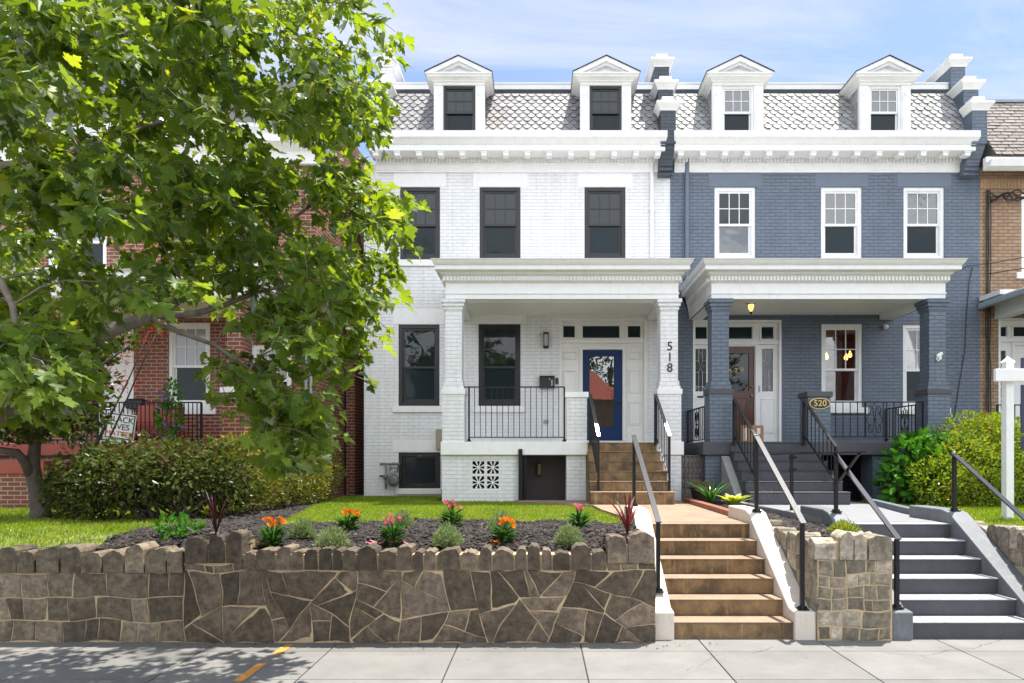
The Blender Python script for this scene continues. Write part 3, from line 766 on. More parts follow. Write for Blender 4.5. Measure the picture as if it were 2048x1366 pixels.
# basement entrance below the porch
q = MB(); yd = PF+.75
q.box(gx0-.25,gx1+.02,yd,yd+.06,.85,zl); bd = q.build('basement_door', M['basement_door'], wh)
q = MB(); q.box(X(1062,PF),X(1064,PF),yd-.012,yd-.001,.85,zl); q.ring(X(1064,PF),gx1-.02,.9,zl-.02,.05,yd-.01,yd-.001); q.build('moulding', M['basement_door'], bd)
lantern(bd, X(1079,yd), yd, Z(938,yd), .27, .10)
q = MB(); q.box(X(1037,PF-.1),X(1045,PF-.1),PF-.13,PF-.05,.9,Z(898,PF-.1)); q.box(X(1048,PF-.1),X(1053,PF-.1),PF-.02,PF+.04,.9,zl-.01)
for k in range(5): q.box(X(1046,PF)+.0,X(1046,PF)+.012,PF+.06+k*.11,PF+.075+k*.11,.95,zl-.05)
q.build('gate', M['iron'], wh)
# low newel wall by the steps
q = MB(); nx0,nx1 = X(1133,PF),X(1174,PF); q.box(nx0,nx1,PF,PF+.40,PFZ+.001,Z(795,PF)); nw = q.build('newel_wall', M['white_brick'], wh)
q = MB(); q.box(nx0-.03,nx1+.03,PF-.03,PF+.43,Z(795,PF),Z(784,PF)); q.build('ledge', M['white'], nw, bevel=.008)
q, at = rail_panel(wh, (X(937,PF),PF+.10), (X(1129,PF),PF+.10), PFZ+.09, Z(774,PF+.1), 17); q.bar((X(928,PF),PF+.1,Z(774,PF+.1)),(X(937,PF),PF+.1,Z(774,PF+.1)),.045,.022)
for a in (937,1129): q.box(X(a,PF)-.05,X(a,PF)+.05,PF+.06,PF+.14,PFZ+.001,PFZ+.012); q.prism([(X(a,PF)-.04,PFZ+.012),(X(a,PF)+.04,PFZ+.012),(X(a,PF)+.016,PFZ+.07),(X(a,PF)-.016,PFZ+.07)],PF+.08,PF+.12)
q.build('porch_railing', M['iron'], wh)
def porch_steps(parent, x0, x1, zt, n, rise, run, y0, mats, extra=0):
    q = MB()
    for k in range(n):
        z1 = zt-k*rise; ya = y0-k*run; w = .02*k
        zb = z1-rise if k < n-1 else .9
        q.box(x0-w*.3,x1+w,ya-run,max(PF-.1,ya-run+.03),zb,z1-.016,0); q.box(x0-w*.3-.005,x1+w+.005,ya-run-.018,max(PF-.1,ya-run+.03),z1-.016,z1-.001,1)
    return q.build('porch_steps', mats, parent, bevel=.008)
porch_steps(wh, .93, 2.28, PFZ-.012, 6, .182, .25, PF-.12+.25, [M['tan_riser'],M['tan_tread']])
def stair_rail(parent, xt, xb, yt, yb, ztop, zbot, zft, zfb, n=9, mat=None):
    q, at = rail_panel(parent, (xt,yt), (xb,yb), (zft,zfb), (ztop,zbot), n)
    q.bar((xb,yb,zfb-.28),(xb,yb,zbot),.035,.035); q.bar((xt,yt,zft-.2),(xt,yt,ztop),.05,.05)
    o = q.build('stair_railing', M['iron'], parent)
    t = MB(); p0 = Vector((xt,yt,ztop+.017)); p1 = Vector((xb,yb,zbot+.017)); e = p1+(p1-p0).normalized()*.03
    t.bar(p0,e,.06,.014); t.build('handrail', M['iron_top'], o)
    return o
def px_x(px,d): return X(px,d)
stair_rail(wh, X(1181,13.1), X(1197,12.15), 13.1, 12.15, Z(790,13.1), Z(872,12.15), 2.32, 1.52)
stair_rail(wh, X(1311,13.1), X(1339,12.15), 13.1, 12.15, Z(790,13.1), Z(872,12.15), 2.32, 1.52)
# fittings on the wall
lantern(wh, X(1092,FAC), FAC-.001, Z(681,FAC), .33, .125)
q = MB(); q.box(X(1111,FAC),X(1117,FAC),FAC-.025,FAC,Z(768,FAC),Z(756,FAC)); q.build('doorbell', M['bronze'], wh)
q = MB(); q.box(X(1087,FAC),X(1097,FAC),FAC-.03,FAC-.0005,Z(847,FAC),Z(840,FAC)); q.tube([(X(1092,FAC),FAC-.02,Z(844,FAC)),(X(1092,FAC),FAC-.07,Z(845,FAC)),(X(1092,FAC),FAC-.08,Z(850,FAC))],.012,6); q.build('outlet', M['steel_grey'], wh)
q = MB(); q.box(X(873,FAC),X(886,FAC),FAC-.10,FAC-.0006,Z(899,FAC),Z(859,FAC)); q.build('utility_box', paint('tan utility box',(.33,.27,.19),.6,.1), wh, bevel=.01)
mbx = thing('mailbox', 'black wall mailbox with small stickers beside the navy blue door', 'mailbox', (X(1094,FAC),FAC-.08,Z(764,FAC)))
q = MB(); a,b,c,d = rect(1079,1109,751,776,FAC-.06); q.prismx([(FAC-.005,c),(FAC-.13,c),(FAC-.13,d-.05),(FAC-.11,d-.01),(FAC-.005,d)],a,b); q.build('body', M['black'], mbx, bevel=.006)
q = MB(); q.box(a-.006,b+.006,FAC-.138,FAC-.004,d-.065,d-.055); q.build('lid', M['bronze'], mbx)
q = MB()
for k in range(3): q.box(b-.075,b-.045,FAC-.134,FAC-.1305,c+.05+k*.045,c+.075+k*.045)
q.lathe([(.012,0),(.012,-.004)],(b-.11,FAC-.131,d-.09),10,axis='y'); q.build('sticker', M['paper'], mbx)
gm = thing('gas_meter', 'grey gas meter with pipework against the white house wall', 'gas meter', (X(787,FAC-.15),FAC-.15,GZ))
def R(px,py,d=FAC-.12): return P(px,py,d)
q = MB(); q.lathe([(.05,-.08),(.115,-.075),(.125,-.02),(.125,.04),(.11,.07),(.04,.075)],tuple(R(787.5,961)),20,axis='y'); q.build('drum', M['metal'], gm, smooth=True)
q = MB(); a = R(785,945); q.box(a.x-.06,a.x+.055,a.y-.06,a.y+.05,a.z-.05,a.z+.05); q.lathe([(.035,-.07),(.03,-.085)],(a.x,a.y,a.z),12,axis='y'); q.build('dial', M['steel_grey'], gm, bevel=.01)
q = MB(); q.tube([R(763,928),R(799,928)],.022,8); q.tube([R(773,928),R(772,978)],.02,8); q.tube([R(781,928),R(781,942)],.018,8); q.tube([R(796,928),R(795,945)],.018,8); q.tube([R(781,936),R(797,936)],.012,6)
for pxx in (763,787,798): q.lathe([(.03,-.03),(.036,0),(.03,.03)],tuple(R(pxx,928)),10)
q.lathe([(.03,-.05),(.05,0),(.03,.05)],tuple(R(771,954)),10); q.tube([R(760,952),R(776,952)],.03,8); q.lathe([(.025,-.03),(.03,.03)],tuple(R(772,966)),8)
q.build('pipework', M['metal'], gm, smooth=True)

# ================================================================== the blue row house
bh = thing('row_house', 'slate blue painted brick row house with white windows and a brown wooden door', 'house', ((WX1+BX1)/2, FAC, GZ))
up = [rect(1429,1511,374,518), rect(1642,1724,374,518), rect(1807,1889,374,518)]
lo = [rect(1643,1725,648,815), rect(1806,1888,649,816)]
ent = (X(1386,FAC), X(1563,FAC), PFZ-.02, Z(640,FAC))
m = MB(); front_wall(m, WX1+.0005, BX1, .85, Z(330,FAC), FAC, up+lo+[ent])
m.quad((BX1,FAC,.85),(BX1,FAC+9,.85),(BX1,FAC+9,10.1),(BX1,FAC,8.5)); m.quad((WX1,FAC+9,.85),(BX1,FAC+9,.85),(BX1,FAC+9,10.1),(WX1,FAC+9,10.1))
wall = m.build('wall', M['blue_brick'], bh)
for a,b,c,d in [(1417,1524,344,373.5),(1630,1737,344,373.5),(1794,1902,344,373.5)]:
    r = rect(a,b,c,d); l = MB(); l.box(r[0],r[1],FAC-.006,FAC+.02,r[2]+.003,r[3]); l.build('lintel', M['blue_paint'], wall, bevel=.003)
window(bh, up[0], FAC, M['white'], (M['glass'],M['glass_bright']), True, M['blue_paint'])
window(bh, up[1], FAC, M['white'], (M['glass_bright'],M['screen']), True, M['blue_paint'])
window(bh, up[2], FAC, M['white'], (M['glass_bright'],M['screen']), True, M['blue_paint'])
window(bh, lo[0], FAC, M['white'], (M['clear'],M['clear']), True, M['white'], .46)
window(bh, lo[1], FAC, M['white'], (M['clear'],M['screen']), True, M['white'], .46)
# the room behind the lit window
q = MB(); x0,x1 = lo[0][0]-.6, lo[1][1]+.2; y0 = FAC+.17; y1 = FAC+3.4; z0 = PFZ; z1 = Z(640,FAC)
rb = MB(); z1 += .12
rb.quad((x0,y1,z0),(x1,y1,z0),(x1,y1,z1),(x0,y1,z1)); rb.quad((x0,y0,z0),(x0,y1,z0),(x0,y1,z1),(x0,y0,z1)); rb.quad((x1,y0,z0),(x1,y1,z0),(x1,y1,z1),(x1,y0,z1))
rb.quad((x0,y0,z0),(x1,y0,z0),(x1,y1,z0),(x0,y1,z0)); rb.quad((x0,y0,z1),(x1,y0,z1),(x1,y1,z1),(x0,y1,z1)); rb.build('room', M['room'], bh)
pl = thing('pendant_lamp', 'lit pendant lamp with amber bulbs seen through the ground floor window of the blue house', 'pendant lamp', (X(1672,FAC+1.3), FAC+1.3, z1))
yy = FAC+1.3; q = MB(); a = P(1677,680,yy); q.tube([(a.x,yy,z1),(a.x,yy,Z(712,yy))],.012,6); q.tube([P(1652,706,yy),P(1704,706,yy)],.012,6); q.lathe([(.05,-.02),(.06,.02)],tuple(a),10)
q.tube([(a.x,yy-.3,Z(706,yy)),(a.x,yy+.3,Z(706,yy))],.012,6)
q.build('frame', M['iron'], pl)
for (bx,by,dy) in ((1653,713,0),(1692,714,-.2),(1700,709,.1)):
    q = MB(); q.lathe([(.012,.09),(.02,.06),(.045,.0),(.04,-.05),(.015,-.075)],tuple(P(bx,by,yy+dy)),12); q.build('bulb', M['bulb'], pl, smooth=True)
# entrance of the blue house
T = [(1393,1416,652,676),(1432,1507,652,676),(1526,1550,652,676)]; DR = (1432,1512,692,881)
sd = [(1393,1415,696,782),(1527,1549,696,782)]
sur = entrance_surround(bh, *ent, FAC, T, DR, sd, M['white'], None)
for (a,b) in ((1391,1417),(1524,1552)):
    pm = MB(); r = rect(a,b,797,866); pm.ring(*r,.02,FAC+.082,FAC+.0995); pm.box(r[0]+.03,r[1]-.03,FAC+.088,FAC+.0996,r[2]+.03,r[3]-.03)
    pm.build('panel', M['white'], sur, bevel=.003)
for s_ in sd:
    r = rect(*s_); g = MB(); g.box(r[0]-.004,r[1]+.004,FAC+.14,FAC+.15,r[2]-.004,r[3]+.004); sl = g.build('sidelight', M['leaded'], sur)
    c = MB(); cx=(r[0]+r[1])/2; hw=(r[1]-r[0])/2; hz=(r[3]-r[2])
    def came(*pts): c.tube([(cx+u*hw,FAC+.136,r[2]+v*hz) for u,v in pts],.0055,5)
    came((-.35,0),(-.35,.45),(0,.58),(.35,.45),(.35,0)); came((-.35,1),(-.35,.72),(0,.58),(.35,.72),(.35,1)); came((-1,.45),(-.35,.45)); came((.35,.45),(1,.45)); came((-1,.72),(-.35,.72)); came((.35,.72),(1,.72))
    came((-.35,.9),(.35,.9)); came((-1,.12),(1,.12)); came((-1,.04),(-.35,.12)); came((1,.04),(.35,.12)); c.build('came', M['silver'], sl)
r = rect(*DR); gl = rect(1445,1501,705,781)
dl = door_leaf(bh, (r[0]+.005,r[1]-.005,PFZ+.03,r[3]-.005), gl, M['wood_door'], glassy('dim door glass',(.01,.011,.012),1.5,.02), FAC+.13)
q = MB()
for (c,d) in ((793,835),(841,874)): rr = rect(1445,1499,c,d); q.ring(*rr,.025,FAC+.118,FAC+.1295); q.box(rr[0]+.05,rr[1]-.05,FAC+.121,FAC+.1296,rr[2]+.05,rr[3]-.05)
q.build('panel', M['wood_door'], dl, bevel=.004)
for py,rr in ((773,.026),(791,.03)):
    q = MB(); q.lathe([(rr,0),(rr,-.012),(rr*.5,-.03),(rr*.95,-.045),(rr*.6,-.06)],(X(1506,FAC),FAC+.129,Z(py,FAC)),14,axis='y'); q.build('knob', M['brass'], dl, smooth=True)
q = MB(); q.box(X(1505,FAC)-.025,X(1505,FAC)+.025,FAC+.122,FAC+.1292,Z(806,FAC),Z(796,FAC)); q.build('lock_plate', M['bronze'], dl)
for i,ch in enumerate('520'): number(dl, ch, (X(1464+i*12,FAC), FAC+.145, Z((741,739,737.5)[i],FAC)), .14, M['gold'], .002, rot=Matrix.Rotation(-.12,4,'Y'))
q = MB(); q.box(r[0]-.5,r[1]+.55,FAC-.05,FAC+.16,PFZ-.02,PFZ+.03); q.build('threshold', M['grey_paint'], bh)
q = MB(); q.box(X(1519,FAC),X(1522.5,FAC),FAC+.07,FAC+.098,Z(783,FAC),Z(771,FAC)); q.build('doorbell', M['steel_grey'], bh)
q = MB(); q.box(X(1397,FAC),X(1409,FAC),FAC+.085,FAC+.0991,Z(795,FAC),Z(791,FAC)); q.build('mail_slot', M['bronze'], bh)
main_cornice(bh, 3.05, 9.49)
sk = [dormer(bh, 1475, M['white'], (M['glass_bright'],M['screen']), M['slate_b']), dormer(bh, 1769, M['white'], (M['glass_bright'],M['screen']), M['slate_b'])]
mansard(bh, 2.98, BX1-.35, M['slate_b'], sk)
parapet(bh, 2.81, M['dark_blue_brick'], M['dark_blue_brick']); parapet(bh, 9.63, M['blue_brick'], M['blue_brick'])
q = MB(); a = X(1373,FAC); q.tube([(a,FAC-.06,Z(304,FAC)),(a,FAC-.06,Z(570,FAC))],.048,8); q.build('downspout', M['blue_paint'], bh, smooth=False)
porch_roof(bh, X(1423,PF), X(1891,PF), M['white'], M['white'])
pillar(bh, X(1424,PF), X(1458,PF), PF+.005, PFZ, pz, M['blue_brick'], M['grey_paint'])
p2 = pillar(bh, X(1858.5,PF), X(1892,PF), PF+.005, PFZ, pz, M['blue_brick'], M['grey_paint'])
q = MB()
for (a,b,c) in ((1877,712,.05),(1881,708,.035),(1879,717,.03)):
    q.lathe([(c*.4,-.05),(c,-.03),(c,0)],(X(a,PF),PF+.0,Z(b,PF)),10,axis='y')
q.tube([P(1872,716,PF-.02),P(1876,722,PF-.04),P(1883,716,PF-.03)],.014,6); q.build('floodlight', M['paper'], p2)
q = MB(); zl = Z(910,PF-.08)
bx0,bx1 = X(1408,PF-.08), X(1905,PF-.08)
q.box(bx0-.02,bx1,PF-.08,FAC-.002,zl,PFZ)
q.build('porch_floor', M['grey_paint'], bh, bevel=.012)
q = MB(); zl -= .003
q.box(X(1411,PF),X(1465,PF),PF,PF+.45,.85,zl); q.build('porch_base', M['blue_brick'], bh); q = MB(); q.box(X(1745,PF),X(1900,PF),PF,PF+.4,.85,zl)
bs = q.build('porch_base', M['blue_brick'], bh)
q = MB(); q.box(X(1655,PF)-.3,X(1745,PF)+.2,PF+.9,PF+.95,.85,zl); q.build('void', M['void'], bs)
q = MB(); lx0,lx1,lz0,lz1 = X(1364,13.55),X(1413,13.55),.9,zl; q.box(lx0,lx1,13.62,13.68,lz0,lz1)
for i in range(6):
    for j in range(5):
        w2=(lx1-lx0)/6; h2=(lz1-lz0)/5; c0=lx0+i*w2; c1=lz0+j*h2
        q.ring(c0+.004,c0+w2-.004,c1+.004,c1+h2-.004,.012,13.57,13.619); q.prism([(c0+w2/2,c1+.02),(c0+w2-.022,c1+h2/2),(c0+w2/2,c1+h2-.02),(c0+.022,c1+h2/2)],13.585,13.618)
q.build('lattice_screen', paint('grey cast block',(.22,.20,.18),.9,.2), bs)
# newel with the oval number plate
q = MB(); nx0,nx1 = X(1616.5,PF),X(1661,PF); q.box(nx0,nx1,PF,PF+.42,PFZ+.001,Z(794,PF)); nw = q.build('newel_wall', M['blue_brick'], bh)
q = MB(); q.box(nx0-.035,nx1+.035,PF-.035,PF+.455,Z(794,PF),Z(783,PF)); q.build('ledge', M['grey_paint'], nw, bevel=.008)
q = MB(); c = P(1640,807,PF-.02); E = [(c.x+.205*math.cos(t*math.pi/20),c.z+.112*math.sin(t*math.pi/20)) for t in range(40)]
q.prism(E, PF-.02, PF-.001); pq = q.build('number_plaque', M['gold'], nw)
q = MB(); q.prism([(c.x+.188*math.cos(t*math.pi/20),c.z+.096*math.sin(t*math.pi/20)) for t in range(40)], PF-.026, PF-.021); q.build('plate', M['bronze'], pq)
number(pq, '520', (c.x, PF-.03, c.z), .165, M['gold'], .004, spacing=1.05)
# balustrades with scroll panels
def scroll_panel(mb, at, t0, t1, zb, zt):
    w = t1-t0; tm = (t0+t1)/2; h = zt-zb
    def pt(u,v): p = at(tm+u*w/2,(0,0)); return Vector((p.x,p.y,zb+v*h))
    mb.bar(pt(-1,0),pt(-1,1),.014,.014); mb.bar(pt(1,0),pt(1,1),.014,.014)
    for sy in (0,1):
        for sx in (-1,1):
            pts = []
            for k in range(15):
                a = k/14; ang = a*math.pi*1.75
                rr = .36*(1-a*.72)
                cu, cv = .50, .27
                uu = cu-rr*math.cos(ang)*1.0; vv = cv-.0+rr*math.sin(ang)*.55*-1
                pts.append(pt(sx*uu, (1-vv) if sy else vv))
            pts = [pt(0,.5), pt(sx*.12, .40 if not sy else .60)] + pts[0:]
            mb.tube(pts,.008,5)
        mb.tube([pt(-.95,.5),pt(0,.98 if sy else .02),pt(.95,.5)],.007,5)
    p = pt(0,.5); mb.lathe([(.02,-.02),(.03,0),(.02,.02)],(p.x,p.y-.01,p.z),8,axis='y')
zt = Z(804,PF+.1)
q, at = rail_panel(bh, (X(1662,PF),PF+.12), (X(1853,PF),PF+.12), PFZ+.10, zt, 13, scroll=(.385,.595))
q.bar((X(1662,PF),PF+.12,zt-.22),(X(1737,PF),PF+.12,zt-.22),.014,.014); scroll_panel(q, at, .395, .58, PFZ+.11, zt-.01); q.build('porch_railing', M['iron'], bh)
q, at = rail_panel(bh, (7.84,PF+.42), (7.84,FAC-.03), PFZ+.10, zt, 12, scroll=(.4,.62)); scroll_panel(q, at, .41, .61, PFZ+.11, zt-.01); q.build('porch_railing', M['iron'], bh)
q, at = rail_panel(bh, (3.40,PF+.42), (3.34,FAC-.03), PFZ+.06, zt-.05, 13, scroll=(.4,.62)); scroll_panel(q, at, .41, .61, PFZ+.07, zt-.06); q.build('porch_railing', M['iron'], bh)
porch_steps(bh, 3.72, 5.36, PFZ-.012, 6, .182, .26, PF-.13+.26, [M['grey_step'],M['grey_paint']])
q = MB(); q.prismx([(PF-.09,.9),(PF-.09,Z(912,PF)),(12.1,1.05),(12.1,.9)], 3.55, 3.70); q.build('stair_cheek', M['conc'], bh)
stair_rail(bh, X(1468,13.1), X(1513,12.2), 13.1, 12.2, Z(800,13.1), Z(876,12.2), 2.32, 1.50, 8)
stair_rail(bh, X(1608,13.1), X(1671,12.1), 13.1, 12.1, Z(801,13.1), Z(893,12.1), 2.32, 1.46, 8)
# ceiling lamp, camera
yy = PF+.75; c = P(1502,604,yy); q = MB(); q.lathe([(.10,.0),(.11,-.02),(.06,-.05)],(c.x,yy,Z(630,FAC)-.002),16)
zc = Z(630,FAC); q.lathe([(.02,-.20),(.03,-.22),(.008,-.26)],(c.x,yy,zc),10); cl = q.build('ceiling_lamp', M['bronze'], bh)
q = MB(); q.lathe([(.062,-.05),(.058,-.12),(.025,-.19)],(c.x,yy,zc),12); q.build('shade', M['bulb_soft'], cl)
q = MB(); c = P(1772,655,FAC-.1); q.lathe([(.05,.05),(.06,.0),(.02,-.03)],tuple(c),12); q.box(c.x-.03,c.x+.03,c.y,FAC-.001,c.z+.03,c.z+.07); q.build('security_camera', M['paper'], bh)
q = MB(); q.tube([P(1945,535,FAC-.02),P(1939,560,FAC-.02),P(1932,640,FAC-.02),P(1930,700,FAC-.02),P(1920,760,FAC-.02),P(1905,860,FAC-.02)],.008,5); q.build('cable', M['black'], bh)
pk = thing('parcel', 'brown cardboard parcel with white labels in front of the wooden door', 'parcel', (X(1496,14.2),14.2,PFZ))
q = MB(); a,b = X(1476,14.2),X(1521,14.2); q.box(a,b,14.0,14.35,PFZ+.002,PFZ+.36); q.build('box', M['cardboard'], pk, bevel=.006)
q = MB(); q.box(a+.06,a+.12,13.994,13.9985,PFZ+.04,PFZ+.30); q.build('label', M['paper'], pk); q = MB(); q.box(b-.14,b-.07,13.994,13.9985,PFZ+.18,PFZ+.30); q.build('label', M['paper'], pk)
# ================================================================== left neighbour: red brick house, mostly behind the tree
LY = 14.1; LX1 = -4.69
lh = thing('row_house', 'red brick row house with a red painted porch, half hidden behind the leafy tree', 'house', (-9, LY, GZ))
def LR(a,b,c,d): return rect(a,b,c,d,LY)
ups = [LR(95,213,400,560), LR(420,515,400,560)]
los = [LR(503,583,690,826), LR(336,420,645,815), LR(196,268,650,885)]
m = MB(); front_wall(m, -14, LX1, .85, 8.0, LY, ups+los, .14)
m.quad((LX1,LY,.85),(LX1,16.3,.85),(LX1,16.3,8.0),(LX1,LY,8.0)); m.quad((LX1,16.3,.85),(-4.47,16.3,.85),(-4.47,16.3,8.4),(LX1,16.3,8.4))
m.quad((-4.47,16.3,.85),(WX0-.001,22,.85),(WX0-.001,22,8.4),(-4.47,16.3,8.4)); m.quad((-14,16.3,8.0),(LX1,16.3,8.0),(LX1,LY,8.0),(-14,LY,8.0))
m.quad((LX1,14.7,8.0),(LX1,22,8.0),(LX1,22,10.3),(LX1,14.7,9.6)); m.quad((LX1,14.7,8.0),(LX1-.35,14.7,8.0),(LX1-.35,14.7,9.6),(LX1,14.7,9.6)); m.quad((LX1-.35,14.7,8),(LX1-.35,22,8),(LX1-.35,22,10.3),(LX1-.35,14.7,9.6)); m.quad((LX1,14.7,9.6),(LX1,22,10.3),(LX1-.35,22,10.3),(LX1-.35,14.7,9.6))
m.build('wall', M['red_brick'], lh)
M['window_net'] = glassy('curtained window', (.30,.31,.33), 1.6, .1)
for r in ups: window(lh, r, LY, M['white'], (M['window_net'],M['screen']), True, M['white'])
for r in los[:2]: window(lh, r, LY, M['white'], (M['window_net'],M['screen']), True, M['white'])
for r in ups:           # white segmental head over the upper windows
    q = MB(); cx=(r[0]+r[1])/2; hw=(r[1]-r[0])/2; q.prism([(r[0]-.03,r[3]-.02),(r[1]+.03,r[3]-.02)]+[(cx+(hw+.03)*math.cos(t*math.pi/12),r[3]-.02+.18*math.sin(t*math.pi/12)) for t in range(1,12)], LY-.03, LY+.02); q.build('window_head', M['white'], lh)
q = MB(); r = los[2]; q.ring(*r,.09,LY-.02,LY+.1,wb=.01); q.box(r[0]+.095,r[1]-.095,LY+.06,LY+.1,r[2]+.02,r[3]-.095); q.build('front_door', M['white'], lh)
q = MB(); q.sweep([(.0,8.0),(.08,8.0),(.08,8.25),(.3,8.35),(.34,8.35),(.34,8.5),(.42,8.6),(.42,8.68),(.0,8.7)], -14, LX1-.02, LY, LY+.4); q.build('cornice', M['white'], lh)
q = MB(); q.quad((-14,LY+.1,8.7),(LX1-.36,LY+.1,8.7),(LX1-.36,LY+.8,10.2),(-14,LY+.8,10.2)); q.quad((-14,LY+.8,10.2),(LX1-.36,LY+.8,10.2),(LX1-.36,22,10.3),(-14,22,10.3)); ro = q.build('roof', M['shingle_dark'], lh)
q = MB(); a = X(42,LY); q.tube([(a,LY-.07,7.9),(a,LY-.07,5.2)],.05,8); q.build('downspout', M['white'], lh)
# porch
py0 = 12.2; pf = Z(889,py0); plx1 = X(486,py0)
q = MB(); q.box(-14,plx1,py0,LY-.003,pf-.20,pf); q.build('porch_floor', M['red_paint'], lh, bevel=.01)
q = MB(); q.box(-14,X(262,py0),py0+.1,LY-.004,.85,pf-.203); q.box(X(340,py0),plx1-.05,py0+.1,py0+.6,.85,pf-.203); q.build('porch_base', M['red_brick'], lh)
q = MB(); q.sweep([(.0,4.80),(.03,4.83),(.03,5.02),(.12,5.06),(.2,5.10),(.2,5.2),(.26,5.26),(.0,5.34)], -14, plx1, py0+.1, LY-.005); q.build('porch_roof', M['white'], lh)
for a in (480,20):
    q = MB(); xx = X(a,py0)-.18; q.box(xx-.2,xx+.2,py0+.12,py0+.52,pf+.001,pf+.95); q.box(xx-.14,xx+.14,py0+.18,py0+.46,pf+1.05,4.80); pp = q.build('porch_pillar', M['red_brick'], lh)
    q = MB(); q.box(xx-.23,xx+.23,py0+.09,py0+.55,pf+.951,pf+1.049); q.build('ledge', M['white'], pp)
q, at = rail_panel(lh, (X(185,py0),py0+.14), (X(395,py0),py0+.14), pf+.09, Z(805,py0+.14), 24); q.build('porch_railing', M['iron'], lh)
q = MB(); q.box(-14,X(88,11.5),11.5,11.8,.85,Z(948,11.5)); aw = q.build('areaway_wall', M['red_brick'], lh)
q = MB(); q.box(-14,X(90,11.5),11.47,11.83,Z(948,11.5)+.001,Z(922,11.5)); q.build('ledge', M['red_paint'], aw, bevel=.01)
q = MB(); q.tube([P(100,945,11.6),P(104,1008,11.6)],.022,6); q.tube([P(92,944,11.6),P(116,943,11.6),P(166,1003,11.3)],.024,6); q.tube([P(120,995,11.5),P(130,1008,11.5)],.02,6); q.build('stair_railing', M['iron'], lh)
q = MB(); a,b,c,d = LR(583,648,830,930); q.box(a,b,LY-.16,LY-.001,c,d); eb = q.build('meter_cabinet', M['steel_grey'], lh, bevel=.01)
q = MB(); q.box((a+b)/2-.18,(a+b)/2-.174,LY-.164,LY-.1605,c+.02,d-.02); q.build('seam', M['metal'], eb)
q = MB(); q.lathe([(.10,0),(.10,-.06),(.085,-.10),(.02,-.105)],(X(621,LY),LY-.161,Z(857,LY)),18,axis='y'); q.build('dial', paint('meter glass',(.42,.44,.34),.2,.1), eb)
q = MB(); q.box(X(615,LY),X(627,LY),LY-.166,LY-.1615,Z(873,LY),Z(868,LY)); q.box(X(632,LY),X(638,LY),LY-.20,LY-.1615,Z(875,LY),Z(862,LY)); q.build('red_tag', paint('red plastic',(.45,.03,.025),.5,.05), eb)
q = MB(); 
for a in (612,622): q.tube([P(a,832,LY-.06),P(a,600,LY-.06),P(a,560,LY-.06)],.028,8)
q.build('conduit', M['steel_grey'], lh)
q = MB(); q.box(LX1+.001,LX1+.12,14.55,14.95,Z(905,14.7),Z(845,14.7)); q.build('junction_box', M['steel_grey'], lh, bevel=.008)
q = MB(); q.tube([(LX1+.03,16.15,1.0),(LX1+.03,16.15,5.5),(LX1+.03,16.15,8.0)],.022,6); q.build('cable', M['black'], lh)
sf = thing('sofa', 'red cushioned sofa on the porch of the brick house', 'sofa', (X(300,13),13.0,pf))
a,b = X(255,13),X(345,13)
q = MB(); q.box(a,b,12.75,13.5,pf+.12,pf+.42); q.build('seat', M['red_paint'], sf, bevel=.04)
q = MB(); 
for k in range(2): q = MB(); w=(b-a)/2; q.box(a+k*w+.01,a+(k+1)*w-.01,13.28,13.5,pf+.425,pf+.80); q.build('cushion', M['red_paint'], sf, bevel=.05)
q = MB()
for xx in (a+.05,b-.05):
    for yy in (12.8,13.45): q.box(xx-.03,xx+.03,yy-.03,yy+.03,pf+.001,pf+.12)
q.build('leg', M['bronze'], sf)
lm = thing('mailbox', 'black mailbox on the red brick wall above the red sofa', 'mailbox', (X(275,LY),LY-.1,Z(806,LY)))
q = MB(); a,b,c,d = LR(258,290,798,818); q.prismx([(LY-.002,c),(LY-.13,c),(LY-.13,d-.05),(LY-.09,d),(LY-.002,d)],a,b); q.build('body', M['black'], lm, bevel=.01)
q = MB(); q.box(a-.01,b+.01,LY-.137,LY-.131,d-.07,d-.05); q.build('lid', M['bronze'], lm)
sg = thing('yard_sign', 'white protest sign with black and red lettering leaning on the red porch rail', 'sign', (X(238,py0),py0+.05,pf))
tilt = Matrix.Rotation(.14,4,'Y'); c0 = P(241,853,py0+.03)
def tb(mb,u0,u1,v0,v1,y0,y1):
    pts = [tilt @ Vector((u,0,v)) for u,v in ((u0,v0),(u1,v0),(u1,v1),(u0,v1))]
    mb.prism([(c0.x+p.x,c0.z+p.z) for p in pts], y0, y1)
q = MB(); tb(q,-.27,.27,-.24,.24,py0+.02,py0+.03); q.build('board', M['paper'], sg)
q = MB(); 
for (u0,u1,v0,v1) in ((-.255,.255,.205,.225),(-.255,.255,-.225,-.205),(-.255,-.235,-.205,.205),(.235,.255,-.205,.205)): tb(q,u0,u1,v0,v1,py0+.013,py0+.0195)
q.build('border', M['black'], sg)
for (t_,v,mt,s_) in (('BLACK',.12,M['black'],.15),('LIVES',-.01,M['black'],.15),('MATTER',-.14,paint('red lettering',(.62,.05,.03),.6,.03),.135)):
    p = tilt @ Vector((0,0,v)); number(sg, t_, (c0.x+p.x,py0+.016,c0.z+p.z), s_, mt, .003, 'lettering', rot=tilt)
q = MB(); tb(q,-.2,.1,-.40,-.26,py0+.03,py0+.04); q.build('stake_card', M['paper'], sg)

